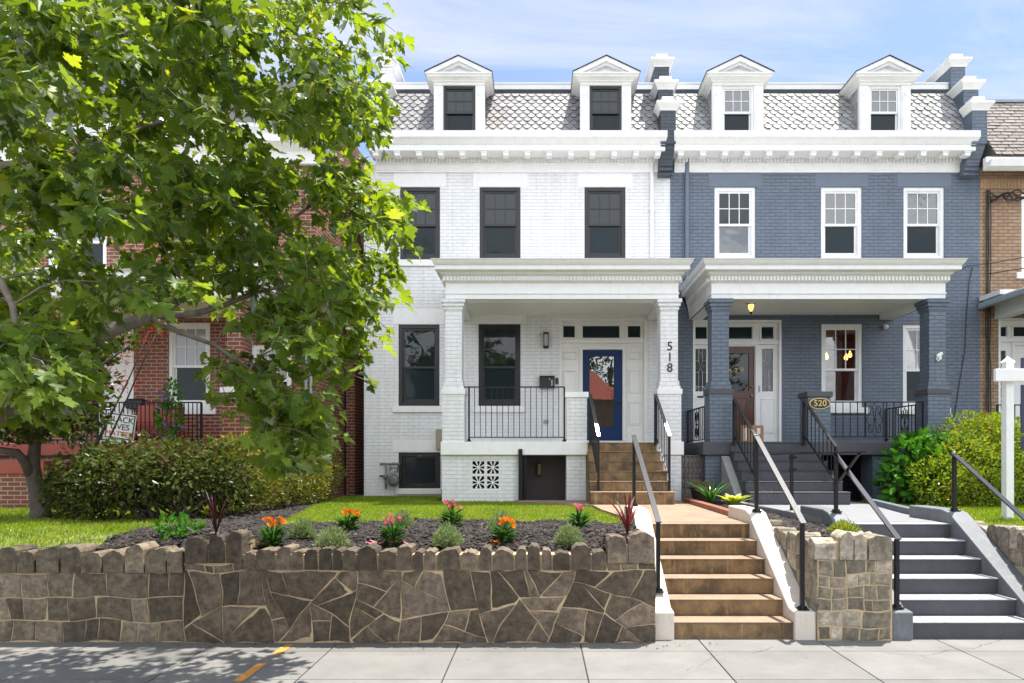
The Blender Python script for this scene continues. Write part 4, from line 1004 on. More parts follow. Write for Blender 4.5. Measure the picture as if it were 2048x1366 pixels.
# ================================================================== right neighbour: tan brick house
rh = thing('row_house', 'tan brick row house with a mossy shingle roof at the right edge', 'house', (12.5,FAC,GZ))
rw = rect(2043,2140,385,545); rd = (X(1997,FAC), X(2140,FAC), PFZ-.02, Z(636,FAC))
m = MB(); front_wall(m, BX1+.001, 15.5, .85, Z(325,FAC), FAC, [rw,rd]); m.quad((15.5,FAC,.85),(15.5,24,.85),(15.5,24,8.6),(15.5,FAC,8.6)); m.build('wall', M['tan_brick'], rh)
window(rh, rw, FAC, M['white'], (M['glass_bright'],M['screen']), True, M['white'])
q = MB(); rows = 30
for i in range(int((15.5-BX1)/.076)): q.box(BX1+.01+i*.076,BX1+.075+i*.076,FAC-.008,FAC+.01,Z(377,FAC),Z(358,FAC))
q.build('soldier_course', paint('tan soldier brick',(.40,.26,.145),.7,.2,.003,30), rh)
zb,zt = Z(318,14.9),10.25
q = MB(); q.quad((BX1-.02,14.75,zb),(15.6,14.75,zb),(15.6,15.9,zt),(BX1-.02,15.9,zt)); q.quad((BX1-.02,14.75,zb),(BX1-.02,15.9,zt),(BX1-.02,24,zt),(BX1-.02,24,zb)); q.quad((BX1-.02,15.9,zt),(15.6,15.9,zt),(15.6,24,zt-.1),(BX1-.02,24,zt-.1)); q.quad((BX1-.02,14.75,zb),(15.6,14.75,zb),(15.6,FAC,zb-.02),(BX1-.02,FAC,zb-.02))
ro = q.build('roof', M['shingle_dark'], rh)
q = MB(); slates(q, BX1-.01, 12.6, zb+.02, zt, 14.75, 15.9, .26, .125, [], False); q.build('shingles', M['shingle'], ro)
q = MB(); q.box(BX1-.02,15.6,15.85,16.2,zt,zt+.06); q.build('coping', M['steel_grey'], ro)
q = MB(); g0 = X(1978,14.7); q.prismx([(14.78,Z(333,14.7)),(14.66,Z(333,14.7)),(14.60,Z(321,14.7)),(14.78,Z(321,14.7))], g0, 15.6); q.box(g0,15.6,14.785,14.9,Z(334,14.7),zb); q.build('gutter', M['white'], rh)
gx = X(1955,FAC); zpr = Z(612,FAC)
q = MB(); q.prism([(gx,zpr-.08),(gx+.12,zpr-.08),(gx+.12,zpr+.05),(gx,zpr+.05)], 12.9, FAC-.01); q.build('gutter', M['steel_grey'], rh, bevel=.02)
q = MB(); q.box(gx+.12,15.4,12.9,FAC-.011,zpr+.02,zpr+.10); q.box(gx+.03,gx+.75,14.6,FAC-.02,zpr+.101,zpr+.20); q.build('porch_roof', M['white'], rh)
q = MB(); q.box(gx+.38,gx+.62,13.1,FAC-.012,zpr-.30,zpr+.02); q.box(gx+.62,15.4,13.1,13.4,zpr-.30,zpr+.019); q.build('beam', M['white'], rh)
q = MB(); q.box(gx+.63,15.4,13.41,FAC-.013,zpr-.02,zpr+.017); q.build('ceiling', M['tan_brick'], rh)
T = [(2004,2020,652,671),(2033,2120,652,671)]
sur = entrance_surround(rh, *rd, FAC, T, (2035,2120,690,880), [(2002,2018,700,820)], M['white'], None)
q = MB(); r = rect(2002,2018,700,820); q.box(r[0]-.003,r[1]+.003,FAC+.14,FAC+.15,r[2]-.003,r[3]+.003); q.build('sidelight', M['screen'], sur)
q = MB()
for k in range(1,5): z_ = r[2]+(r[3]-r[2])*k/5; q.box(r[0],r[1],FAC+.12,FAC+.139,z_-.012,z_+.012)
q.build('muntin', M['white'], sur)
r = rect(2035,2120,690,880); q = MB(); q.box(r[0],r[1],FAC+.13,FAC+.17,r[2],r[3]); q.build('front_door', M['white'], rh)
q = MB(); q.box(BX1+.002,15.5,12.9,FAC-.003,1.9,PFZ); q.box(BX1+.05,15.5,13.0,FAC-.004,.85,1.899); q.build('porch_floor', M['grey_paint'], rh)
q, at = rail_panel(rh, (X(1988,13.4),13.3), (X(1988,13.4)+1.6,13.3), PFZ+.1, Z(810,13.3), 14); q.build('porch_railing', M['iron'], rh)
cb = MB(); rx = random.Random(3)
def wob(px,py,py2,n,amp,d=FAC-.04): return [P(px+rx.uniform(-amp,amp),py+(py2-py)*k/n,d) for k in range(n+1)]
for a,amp in ((1977,1),(1981,1.5),(1973,2)): cb.tube(wob(a,380,830,14,amp),.018 if amp==1 else .012,6)
for k in range(6):
    pts = [P(1982+i*11,388+6*math.sin(i*1.3+k*1.7)+rx.uniform(-5,5)+k%3*4,FAC-.06-.02*k) for i in range(7)]; cb.tube(pts,.010+.005*(k%2),6)
cb.tube([P(1922,540,FAC-.03),P(1935,532,FAC-.06),P(1975,528,FAC-.1),P(2100,505,12.0)],.009,5); cb.tube([P(1976,548,FAC-.1),P(2100,528,12.5)],.010,5)
cb.build('cable', M['black'], rh)

# ================================================================== street walls, stairs, rails
def coping(mb, x0, x1, y0, y1, zb, zt, wmin, wmax, r, flat=.55, axis='x'):
    x = x0
    while x < x1-.02:
        w = r.uniform(wmin,wmax)
        if x+w > x1-.07: w = x1-x
        h = (zt-zb)*r.uniform(.80,1.16); g = .0075; kind = r.random()
        a,b = x+g, x+w-g; zs = zb+h*(r.uniform(.60,.72) if kind < .6 else r.uniform(.78,.90)); sk = r.uniform(-.5,.5); pw_ = r.uniform(.55,.9) if kind < .75 else 1.25
        top = [(b,zb),(b+r.uniform(-.010,.003),zs+r.uniform(-.03,.02))]
        for k in range(1,10):
            an = k*math.pi/10; top.append(((a+b)/2+(b-a)/2*(math.cos(an)+sk*math.sin(an)**2*.6)*.97, zs+(zb+h-zs)*math.sin(an)**pw_+r.uniform(-.010,.010)))
        poly = [(a,zb)]+top+[(a,zs)]
        jy = r.uniform(-.014,.010)
        if axis == 'x': mb.prism(poly, y0+jy-.012, y1+jy)
        else: mb.prismx(poly, y0+jy-.012, y1+jy)
        x += w
def mortar_strip(mb, x0,x1,y0,y1,zb,zt): mb.box(x0,x1,y0,y1,zb,zt)
rw_ = random.Random(11)
def wobble(u, v, s): return (u+.045*mnoise.noise(Vector((u*2.6,v*2.6,s)))+.008*mnoise.noise(Vector((u*11,v*11,s))), v+.045*mnoise.noise(Vector((u*2.6,v*2.6,s+7)))+.008*mnoise.noise(Vector((u*11,v*11,s+7))))
def stone_faces(mb, polys, map3, r, inset=.0075, s=1.0, proud=(.001,.007)):
    for poly in polys:
        pts = []
        for i in range(len(poly)):
            a, b = poly[i], poly[(i+1)%len(poly)]; L = math.hypot(b[0]-a[0],b[1]-a[1]); n = max(1,int(L/.055))
            for k in range(n): pts.append(wobble(a[0]+(b[0]-a[0])*k/n, a[1]+(b[1]-a[1])*k/n, s))
        if len(pts) < 4: continue
        cu = sum(p[0] for p in pts)/len(pts); cv = sum(p[1] for p in pts)/len(pts)
        d0 = r.uniform(*proud); tu, tv = r.uniform(-.04,.04), r.uniform(-.05,.05)
        def ring(ins, f, dep):
            o = []
            for (u,v) in pts:
                L = math.hypot(u-cu,v-cv)+1e-6; k = max(0,1-ins/L)*f
                uu = cu+(u-cu)*k; vv = cv+(v-cv)*k
                o.append(map3(uu, vv, dep+(tu*(uu-cu)+tv*(vv-cv) if dep < 0 else 0)-.004*mnoise.noise(Vector((uu*9,vv*9,s+3)))*(dep<0)))
            return o
        n = len(pts); vs = ring(inset,1,.03)+ring(inset+.003,1,-d0)+ring(inset+.006,.93,-d0-.003)+ring(inset+.006,.55,-d0-.006)+[map3(cu,cv,-d0-.007-r.uniform(0,.004))]
        fs = []
        for q_ in range(3):
            for i in range(n): fs.append((q_*n+i, q_*n+(i+1)%n, (q_+1)*n+(i+1)%n, (q_+1)*n+i))
        for i in range(n): fs.append((3*n+i, 3*n+(i+1)%n, 4*n))
        mb.add(vs, fs)
def clip(poly, a, b, c):                       # keep a*u+b*v <= c
    out = []
    for i in range(len(poly)):
        p, q_ = poly[i], poly[(i+1)%len(poly)]; dp = a*p[0]+b*p[1]-c; dq = a*q_[0]+b*q_[1]-c
        if dp <= 0: out.append(p)
        if dp*dq < 0: t = dp/(dp-dq); out.append((p[0]+(q_[0]-p[0])*t, p[1]+(q_[1]-p[1])*t))
    return out
def crazy(u0,u1,v0,v1,n,r,ani=1.25):
    """crazy paving: keep cutting slabs across at a slant until they are stone sized"""
    todo = [[(u0,v0),(u1,v0),(u1,v1),(u0,v1)]]; out = []
    def area(p): return abs(sum(p[i][0]*p[(i+1)%len(p)][1]-p[(i+1)%len(p)][0]*p[i][1] for i in range(len(p))))/2
    mean = (u1-u0)*(v1-v0)/n
    while todo:
        p = todo.pop(); A = area(p)
        if A < .002: continue
        cu = sum(q_[0] for q_ in p)/len(p); cv = sum(q_[1] for q_ in p)/len(p)
        a,b = max(((p[i],p[j]) for i in range(len(p)) for j in range(i)), key=lambda e:(e[0][0]-e[1][0])**2+(e[0][1]-e[1][1])**2)
        L = math.hypot(a[0]-b[0],a[1]-b[1])
        if A < mean*r.uniform(.8,2.0) and L < .62: out.append(p); continue
        th = math.atan2(a[1]-b[1],a[0]-b[0])+r.uniform(-.75,.75); nx,ny = math.cos(th),math.sin(th)
        t = r.uniform(-.14,.14)*L; c = nx*(cu+nx*t)+ny*(cv+ny*t)
        todo += [q_ for q_ in (clip(p,nx,ny,c), clip(p,-nx,-ny,-c)) if len(q_) > 2]
    return out
def coursed(u0,u1,v0,v1,r,hmin=.13,wmin=.11):
    w, h = u1-u0, v1-v0
    if w > h*2.0 and w > wmin*2.2 or (w > wmin*2.4 and r.random() < .5 and h < hmin*2.2 and w > h*1.3):
        m_ = u0+w*r.uniform(.3,.7); return coursed(u0,m_,v0,v1,r,hmin,wmin)+coursed(m_,u1,v0,v1,r,hmin,wmin)
    if h > hmin*1.9 and (h > w*1.1 or r.random() < .75):
        m_ = v0+h*r.uniform(.38,.62); return coursed(u0,u1,v0,m_,r,hmin,wmin)+coursed(u0,u1,m_,v1,r,hmin,wmin)
    k = .010
    return [[(u0+r.uniform(-k,k)*0,v0),(u1,v0),(u1,v1),(u0,v1)]]
WY = 6.8; SX0 = X(370,WY); SX1 = X(1311,WY)
sw = thing('garden_wall', 'long grey stone retaining wall with crazy paved mortar below the flower bed', 'stone wall', ((SX0+SX1)/2,WY,0))
px1 = X(486,WY); px2 = X(1213,WY)
q = MB(); q.box(SX0,SX1,WY,WY+.34,-.1,.725); q.box(SX0,px1,WY+.001,WY+.339,.7245,.80); q.box(px2,SX1,WY+.001,WY+.339,.7245,.80); q.build('face', M['mortar'], sw)
fr = lambda u,v,dep: (u, WY-.001+dep, v)
q = MB(); stone_faces(q, crazy(SX0,SX1,.0,.725,52,rw_), fr, rw_, .0042)
stone_faces(q, coursed(SX0,px1,.725,.80,rw_)+coursed(px2,SX1,.725,.80,rw_), fr, rw_, .006); q.build('stones', M['rock'], sw)
q = MB(); stone_faces(q, coursed(WY,WY+.34,.0,.78,rw_), lambda u,v,dep: (SX1-.001-dep,u,v), rw_); q.build('end_stones', M['rock'], sw)
q = MB(); coping(q, px1, px2, WY-.002, WY+.26, .735, .950, .09, .25, rw_); q.build('coping', M['rock'], sw, bevel=.007)
q = MB(); q.box(px1,px2,WY+.006,WY+.33,.7255,.885); q.build('mortar_bed', M['mortar'], sw)
for (a,b,zt_) in ((SX0,px1,1.10),(px2,SX1,1.085)):
    q = MB(); coping(q, a, b, WY-.008, WY+.20, .803, zt_, .16, .25, rw_); q.box(a+.02,b-.02,WY+.205,WY+.33,.803,zt_-.05)
    for k in range(6): 
        c = Vector((rw_.uniform(a+.05,b-.05), WY+rw_.uniform(.2,.45), zt_-.06)); s_=rw_.uniform(.05,.10)
        q.add([c+Vector((rw_.uniform(.7,1.1)*s_*u,rw_.uniform(.7,1.1)*s_*v,rw_.uniform(.6,1.0)*s_*w)) for u,v,w in ((-1,-1,-1),(1,-1,-1),(1,1,-1),(-1,1,-1),(-.7,-.7,.7),(.7,-.8,.5),(.6,.7,.9),(-.8,.7,.6))],[(0,3,2,1),(4,5,6,7),(0,1,5,4),(1,2,6,5),(2,3,7,6),(3,0,4,7)])
    o = q.build('corner_block', M['rock'], sw, bevel=.008)
    q = MB(); q.box(a+.012,b-.012,WY+.004,WY+.32,.8015,zt_-.10); q.build('mortar_bed', M['mortar'], sw)
lw = thing('garden_wall', 'brown coursed stone retaining wall of the brick house, left of the long grey one', 'stone wall', (-6,WY+.02,0))
q = MB(); q.box(-9,SX0-.012,WY+.02,WY+.36,-.1,.70); q.build('face', M['mortar'], lw)
q = MB(); bands = [(0,.21),(.21,.45),(.45,.70)]
for (va,vb) in bands: stone_faces(q, coursed(-9,-6.1,va,vb,rw_,.17,.15)+coursed(-6.1,SX0-.014,va,vb,rw_,.17,.15), lambda u,v,dep: (u,WY+.019+dep,v), rw_, .0045)
q.build('stones', M['rock_left'], lw)
q = MB(); x = -9+.0
coping(q, -9, X(168,WY)-.25, WY+.012, WY+.30, .703, .95, .17, .22, rw_); coping(q, X(88,WY)+.0, SX0-.02, WY+.012, WY+.30, .703, .96, .15, .235, rw_)
q.build('coping', M['rock_left'], lw, bevel=.008)
q = MB(); q.box(-9,SX0-.03,WY+.03,WY+.33,.7015,.86); q.build('mortar_bed', M['rock'], lw)
# planter between the two flights
RY = 6.88; RX0, RX1 = 2.83, 3.59
pw = thing('planter_wall', 'pale coursed stone planter wall between the tan steps and the grey steps', 'stone wall', ((RX0+RX1)/2,RY,0))
q = MB(); q.box(RX0,RX1,RY,RY+.30,-.1,.82); q.box(RX0,RX0+.24,RY+.3,8.5,-.1,.82); q.build('face', M['mortar'], pw)
q = MB(); stone_faces(q, coursed(RX0,RX1,0,.30,rw_,.12,.1)+coursed(RX0,RX1,.30,.55,rw_,.12,.1)+coursed(RX0,RX1,.55,.82,rw_,.12,.1), lambda u,v,dep: (u,RY-.001+dep,v), rw_); stone_faces(q, coursed(RY,8.5,.0,.4,rw_)+coursed(RY,8.5,.4,.82,rw_), lambda u,v,dep: (RX0+.001+dep,u,v), rw_); q.build('stones', M['rock_pale'], pw)
q = MB(); coping(q, RX0+.215, RX1, RY-.004, RY+.24, .824, 1.10, .14, .21, rw_); coping(q, RY-.01, 8.5, RX0-.004, RX0+.2, .824, 1.05, .13, .2, rw_, axis='y')
for k in range(9):
    c = Vector((rw_.uniform(RX0+.45,RX1-.08), RY+rw_.uniform(.28,.5), 1.02)); s_=rw_.uniform(.05,.11)
    q.add([c+Vector((rw_.uniform(.7,1.1)*s_*u,rw_.uniform(.7,1.1)*s_*v,rw_.uniform(.6,1.0)*s_*w)) for u,v,w in ((-1,-1,-1),(1,-1,-1),(1,1,-1),(-1,1,-1),(-.7,-.7,.7),(.7,-.8,.5),(.6,.7,.9),(-.8,.7,.6))],[(0,3,2,1),(4,5,6,7),(0,1,5,4),(1,2,6,5),(2,3,7,6),(3,0,4,7)])
q.build('coping', M['rock_pale'], pw, bevel=.008)
q = MB(); q.box(RX0+.012,RX1-.012,RY+.02,RY+.23,.8215,1.0); q.box(RX0+.012,RX0+.19,RY+.23,8.5,.8215,.96); q.build('mortar_bed', M['mortar'], pw)
ew = thing('garden_wall', 'pale stone retaining wall beside the grey steps at the right edge', 'stone wall', (5.5,7.6,0))
q = MB(); q.box(5.37,5.62,6.9,9.0,-.1,.84); q.box(5.62,9,6.9,7.2,-.1,.84); q.build('face', M['mortar'], ew)
q = MB(); stone_faces(q, coursed(6.9,9,0,.42,rw_)+coursed(6.9,9,.42,.84,rw_), lambda u,v,dep: (5.369+dep,u,v), rw_); stone_faces(q, coursed(5.37,9,0,.42,rw_)+coursed(5.37,9,.42,.84,rw_), lambda u,v,dep: (u,6.899+dep,v), rw_); q.build('stones', M['rock_pale'], ew)
q = MB(); coping(q, 6.9, 9.0, 5.355, 5.6, .843, 1.06, .13, .21, rw_, axis='y'); coping(q, 5.61, 9.0, 6.89, 7.14, .843, 1.06, .13, .21, rw_); q.build('coping', M['rock_pale'], ew, bevel=.008)

def street_stair(name, label, x0, x1, cl, cr, mats, cheekm):
    t = thing(name, label, 'stairs', ((x0+x1)/2, 6.95, 0))
    q = MB(); D0, run, rise = 6.95, .29, .175
    for k in range(6):
        d = D0+k*run; zt = (k+1)*rise; zb = k*rise if k else -.05
        q = MB(); q.box(x0,x1,d,d+run+.25 if k < 5 else d+.5,zb+.0005,zt-.014,0); q.box(x0,x1,d-.012,d+run+.001 if k<5 else d+.5,zt-.014,zt-.001,1)
        q.build('step', mats, t, bevel=.005)
    for a,b in (cl,cr):
        q = MB(); pts = [(6.90,-.05),(6.90,.285),(7.08,.30),(8.44,1.185),(8.60,1.215),(9.35,1.215),(9.35,.9),(8.7,.7),(7.6,-.05)]
        q.prismx(pts, a, b); q.build('cheek_wall', cheekm, t, bevel=.015)
    return t
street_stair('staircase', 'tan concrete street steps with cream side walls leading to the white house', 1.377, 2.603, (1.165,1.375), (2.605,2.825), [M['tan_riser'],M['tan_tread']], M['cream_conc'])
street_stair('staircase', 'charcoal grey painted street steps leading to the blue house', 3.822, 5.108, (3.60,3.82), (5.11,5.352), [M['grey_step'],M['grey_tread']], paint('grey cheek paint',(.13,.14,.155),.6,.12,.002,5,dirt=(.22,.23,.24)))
def street_rail(label, xc, du, zu0, zu1, dl, zl0, zl1, finial=False):
    t = thing('handrail', label, 'handrail', (xc,dl,0), 'black iron handrails of the street steps')
    for d,za,zb in ((du,zu0,zu1),(dl,zl0,zl1)):
        q = MB(); q.box(xc-.02,xc+.02,d-.02,d+.02,za,zb); p = q.build('post', M['iron'], t)
        q = MB(); q.box(xc-.055,xc+.055,d-.05,d+.05,za-.004,za+.010)
        for sx in (-1,1): q.lathe([(.012,.0),(.012,.022)],(xc+sx*.038,d,za+.010),6)
        q.lathe([(.034,.012),(.024,.05)],(xc,d,za),8)
        q.build('base_plate', M['iron'], p)
    q = MB(); p0 = Vector((xc,du+.03,zu1+.012)); p1 = Vector((xc,dl-.04,zl1+.005)); q.bar(p0,p1,.058,.018); q.build('rail', M['iron_top'], t)
    return t
street_rail('black handrail with a bright worn top on the left side of the tan steps', 1.27, 9.12, 1.215, 2.164, 7.26, .425, 1.168)
street_rail('black handrail on the right side of the tan steps beside the planter wall', 2.715, 8.47, 1.195, 2.15, 6.99, .295, 1.18)
h3 = street_rail('black handrail on the left side of the grey steps with a level extension rail', 3.71, 8.46, 1.19, 1.905, 7.02, .305, 1.015)
q = MB(); q.bar((3.71,7.74,1.93),(3.71,11.75,1.93),.05,.016); q.bar((3.71,7.84,1.915),(3.71,8.42,1.55),.03,.02); q.build('rail', M['iron'], h3)
q = MB(); q.box(3.69,3.73,9.93,9.97,1.05,1.92)
for zz in (1.88,1.70):
    for s_ in (-1,1): q.lathe([(.02,-.02),(.026,0),(.02,.02)],(3.71+s_*.04,9.9,zz),8)
q.build('post', M['iron'], h3)
street_rail('black handrail on the right side of the grey steps in front of the bushes', 5.23, 8.52, 1.2, 1.916, 7.0, .305, 1.02)

# ================================================================== ground, paths
q = MB(); q.box(-400,400,-400,700,-.35,-.15); struct(q.build('ground', M['asphalt']))
q = MB(); q.box(-60,60,3.0,16,-.149,-.012); b_s = struct(q.build('sidewalk_base', M['dirt']))
q = MB(); jx = [-.816+1.22*k for k in range(-30,31)]; jy = [3.2,4.6,5.66,6.50,6.95]
for i in range(len(jx)-1):
    for j in range(len(jy)-1): q.box(jx[i]+.005,jx[i+1]-.005,jy[j]+.005,jy[j+1]-.005 if j<3 else jy[j+1]-.002,-.012,0)
struct(q.build('sidewalk', M['slab'], bevel=.006))
q = MB(); q.box(-60,60,3.0,3.195,-.0118,.002); struct(q.build('kerb', M['conc']))
q = MB()
for (a,b,c,d) in ((X(570,6.6),6.72,X(548,6.35),6.40),(X(520,6.05),6.1,X(465,5.5),5.60)):
    dx = .045; q.add([(a-dx,b,.004),(a+dx,b,.004),(c+dx,d,.004),(c-dx,d,.004)],[(3,2,1,0)])
struct(q.build('sidewalk_marking', M['orange_mark']))
def sheet(name, poly, z, mat, res=.5, amp=.0): 
    q = MB(); q.add([(x,y,z) for x,y in poly],[tuple(range(len(poly)))]); return struct(q.build(name, mat))
q = MB()
for (a,b,c,d,z) in ((-40,1.17,7.75,26,1.0),(1.17,5.37,8.62,26,1.0),(2.85,3.6,7.75,8.62,1.0),(5.6,40,7.1,26,1.0)):
    q.quad((a,c,z),(b,c,z),(b,d,z),(a,d,z))
q.quad((-40,7.02,.885),(1.17,7.02,.885),(1.17,7.75,1.0),(-40,7.75,1.0)); q.quad((2.85,7.02,.885),(3.6,7.02,.885),(3.6,7.75,1.0),(2.85,7.75,1.0))
struct(q.build('yard', M['dirt']))
q = MB(); q.prismz([(1.18,9.3),(.98,10.8),(.93,11.8),(-.5,12.9),(-.5,13.25),(2.68,13.25),(2.66,11),(2.62,8.62),(1.377,8.62),(1.377,9.3)],.95,1.052); struct(q.build('walkway', M['tan_tread']))
q = MB(); q.prismz([(3.83,8.62),(5.1,8.62),(5.35,10),(5.9,12.2),(5.9,13.2),(3.6,13.2),(3.62,11.2)],.95,1.053); struct(q.build('walkway', M['light_grey']))
q = MB(); q.prismz([(-14,12.6),(-5.4,12.9),(-5.4,13.5),(-14,13.5)],.95,1.03); struct(q.build('path', M['tan_tread']))
q = MB(); q.prismz([(2.63,8.63),(2.75,8.63),(2.80,11.0),(2.82,12.7),(2.69,12.7),(2.67,11.0)],1.0,1.125); tag(q.build('path_edging', M['edging'], loc=(2.7,10,1.0)), 'red brick edging along the tan walkway', 'edging')
q = MB(); q.prismz([(5.11,8.63),(5.22,8.63),(5.50,10),(6.05,12.3),(5.93,12.3),(5.37,10)],1.0,1.14); tag(q.build('path_edging', M['edging_grey'], loc=(5.5,10,1.0)), 'slate painted brick edging along the grey walkway', 'edging')
q = MB(); q.prismz([(3.60,8.63),(3.82,8.63),(3.61,11.2),(3.6,12.0),(3.48,12.0),(3.48,11.2)],1.0,1.10); tag(q.build('path_edging', M['light_grey'], loc=(3.6,10,1.0)), 'light grey painted kerb on the planter side of the grey walkway', 'edging')
# sign post of the right yard
sp = thing('sign_post', 'white wooden sign post with a navy sign panel at the right edge', 'sign post', (6.44,9.3,1.02))
q = MB(); x = 6.443; w=.053; q.box(x-w,x+w,9.3-w,9.3+w,1.0,Z(727,9.3)); q.build('post', M['white'], sp, bevel=.006)
q = MB(); z0=Z(727,9.3); q.add([(x-w-.01,9.3-w-.01,z0),(x+w+.01,9.3-w-.01,z0),(x+w+.01,9.3+w+.01,z0),(x-w-.01,9.3+w+.01,z0),(x-w-.01,9.3-w-.01,z0+.02),(x+w+.01,9.3-w-.01,z0+.02),(x+w+.01,9.3+w+.01,z0+.02),(x-w-.01,9.3+w+.01,z0+.02),(x,9.3,z0+.10)],[(0,3,2,1),(0,1,5,4),(1,2,6,5),(2,3,7,6),(3,0,4,7),(4,5,8),(5,6,8),(6,7,8),(7,4,8)]); q.build('cap', M['white'], sp)
q = MB(); q.box(X(1988,9.2),x+1.25,9.16,9.214,Z(763,9.2),Z(738,9.2)); q.build('arm', M['white'], sp, bevel=.006)
navy = paint('navy sign panel',(.012,.018,.055),.4,.05,0)
q = MB(); a = X(2040,9.25); q.box(a,a+.85,9.225,9.24,Z(866,9.25),Z(770,9.25)); q.box(a,a+.85,9.225,9.24,Z(900,9.25),Z(873,9.25)); q.box(a,a+.85,9.225,9.24,Z(737,9.25),Z(716,9.25)); q.build('sign_panel', navy, sp)
# ================================================================== foliage tools
def fastmesh(name, V, Fc, rnd, mat, parent=None, loc=None):
    """V (n,3); Fc (m,k) constant face size"""
    L = Vector((0,0,0)); q = parent
    while q is not None: L += q.location; q = q.parent
    if loc is not None: L = Vector(loc)
    V = np.asarray(V, dtype=np.float32) - np.array(L, dtype=np.float32)
    me = bpy.data.meshes.new(name); m, k = Fc.shape
    me.vertices.add(len(V)); me.vertices.foreach_set('co', V.ravel())
    me.loops.add(m*k); me.loops.foreach_set('vertex_index', Fc.astype(np.int32).ravel())
    me.polygons.add(m); me.polygons.foreach_set('loop_start', np.arange(0,m*k,k,dtype=np.int32)); me.polygons.foreach_set('loop_total', np.full(m,k,dtype=np.int32))
    me.update(calc_edges=True); me.validate()
    a = me.attributes.new('rnd','FLOAT','POINT'); a.data.foreach_set('value', np.asarray(rnd,dtype=np.float32))
    for mt in (mat if isinstance(mat,(list,tuple)) else [mat]): me.materials.append(mt)
    o = bpy.data.objects.new(name, me); COL.objects.link(o)
    if parent is not None: o.parent = parent
    else: o.location = L
    return o
def unit(a): return a/np.maximum(np.linalg.norm(a,axis=1,keepdims=True),1e-9)
def scatter(tmpl, faces, pos, tip, nrm, size, rnd=None):
    """template in (side, along tip, normal); returns V,F,rnd"""
    tip = unit(tip); side = unit(np.cross(tip,nrm)); nrm = np.cross(side,tip)
    T = np.asarray(tmpl); n = len(pos); k = len(T)
    size = np.asarray(size).reshape(-1,1,1)
    V = pos[:,None,:] + size*(T[None,:,0:1]*side[:,None,:] + T[None,:,1:2]*tip[:,None,:] + T[None,:,2:3]*nrm[:,None,:])
    Fc = np.asarray(faces)[None,:,:] + (np.arange(n)*k)[:,None,None]
    r = rng.random(n) if rnd is None else rnd
    return V.reshape(-1,3), Fc.reshape(-1,len(faces[0])), np.repeat(r,k)
half = [(.0,.0),(.16,-.07),(.40,-.02),(.30,.12),(.47,.20),(.64,.40),(.45,.42),(.47,.54),(.27,.52),(.24,.66),(.30,.74),(.12,.84),(0,1.02)]
MAPLE = [(0,.30,-.01)]+[(x,y,.22*abs(x)-.16*y*y) for x,y in half]+[(-x,y,.22*abs(x)-.16*y*y) for x,y in half[-2:0:-1]]
MAPLE_F = [(0,i,i+1 if i+1 < len(MAPLE) else 1) for i in range(1,len(MAPLE))]
OVAL = [(0,0,0),(.26,.30,.07),(.22,.70,.02),(0,1,-.08),(-.22,.70,.02),(-.26,.30,.07)]; OVAL_F = [(0,1,2,3),(0,3,4,5)]
LANCE = [(0,0,0),(.12,.4,.03),(0,1,-.05),(-.12,.4,.03)]; LANCE_F = [(0,1,2,3)]
BLADE = [(-.06,0,0),(.06,0,0),(.035,.6,.1),(-.035,.6,.1)]; BLADE_F=[(0,1,2,3)]
def rand_dir(n): return unit(rng.normal(size=(n,3)))
def blob_points(blobs, n, inner=.45, seed=0):
    """points in lumpy ellipsoids, crowding the surface; returns pos, outward"""
    vol = np.array([(b[3]*b[4]*b[5])**(2/3) for b in blobs]); pick = rng.choice(len(blobs), n, p=vol/vol.sum())
    B = np.array(blobs)[pick]; d = rand_dir(n)
    rad = 1-inner*rng.random(n)**1.6
    lump = np.array([mnoise.noise(Vector((p[0]*2.2+b[0]*3,p[1]*2.2+b[1],p[2]*2.2+b[2]+seed))) for p,b in zip(d,B)])
    rad = rad*(1+.30*lump)
    return B[:,:3]+d*B[:,3:6]*rad[:,None], d
def foliage(name, parent, mat, blobs, n, size, tmpl=OVAL, faces=OVAL_F, inner=.45, up=.5, droop=0, zmin=None, jit=.7, shade=False):
    pos, out = blob_points(blobs, n, inner)
    if zmin is not None:
        k = pos[:,2] > zmin; pos, out = pos[k], out[k]
    n = len(pos)
    tip = out*.8+rng.normal(size=(n,3))*jit; tip[:,2] += up-droop
    nrm = out*.5+rng.normal(size=(n,3))*.5; nrm[:,2] += .6
    sz = size*(.65+.7*rng.random(n))
    cl = np.array([mnoise.noise(Vector((p[0]*3.1,p[1]*3.1,p[2]*3.1))) for p in pos])
    r = np.clip(.5+.55*cl+rng.normal(size=n)*.22,0,1)
    V,Fc,R_ = scatter(tmpl, faces, pos, tip, nrm, sz, r)
    return fastmesh(name, V, Fc, R_, mat, parent)
def stems(parent, mat, base, blobs, n, r0=.02, name='stem', spread=.12, seed=1):
    rs = random.Random(seed); q = MB()
    for k in range(n):
        b = rs.choice(blobs); e = Vector((b[0]+rs.uniform(-.7,.7)*b[3],b[1]+rs.uniform(-.7,.7)*b[4],b[2]+rs.uniform(-.2,.6)*b[5]))
        s = Vector((base[0]+rs.uniform(-spread,spread)*3,base[1]+rs.uniform(-spread,spread),base[2])); mid = s.lerp(e,.5)+Vector((rs.uniform(-.12,.12),rs.uniform(-.1,.1),rs.uniform(-.05,.12)))
        q.tube([s,s.lerp(mid,.5)+Vector((rs.uniform(-.03,.03),0,.02)),mid,mid.lerp(e,.5)+Vector((rs.uniform(-.04,.04),0,0)),e],[r0,r0*.85,r0*.7,r0*.5,r0*.25],5)
    return q.build(name, mat, parent, smooth=True)

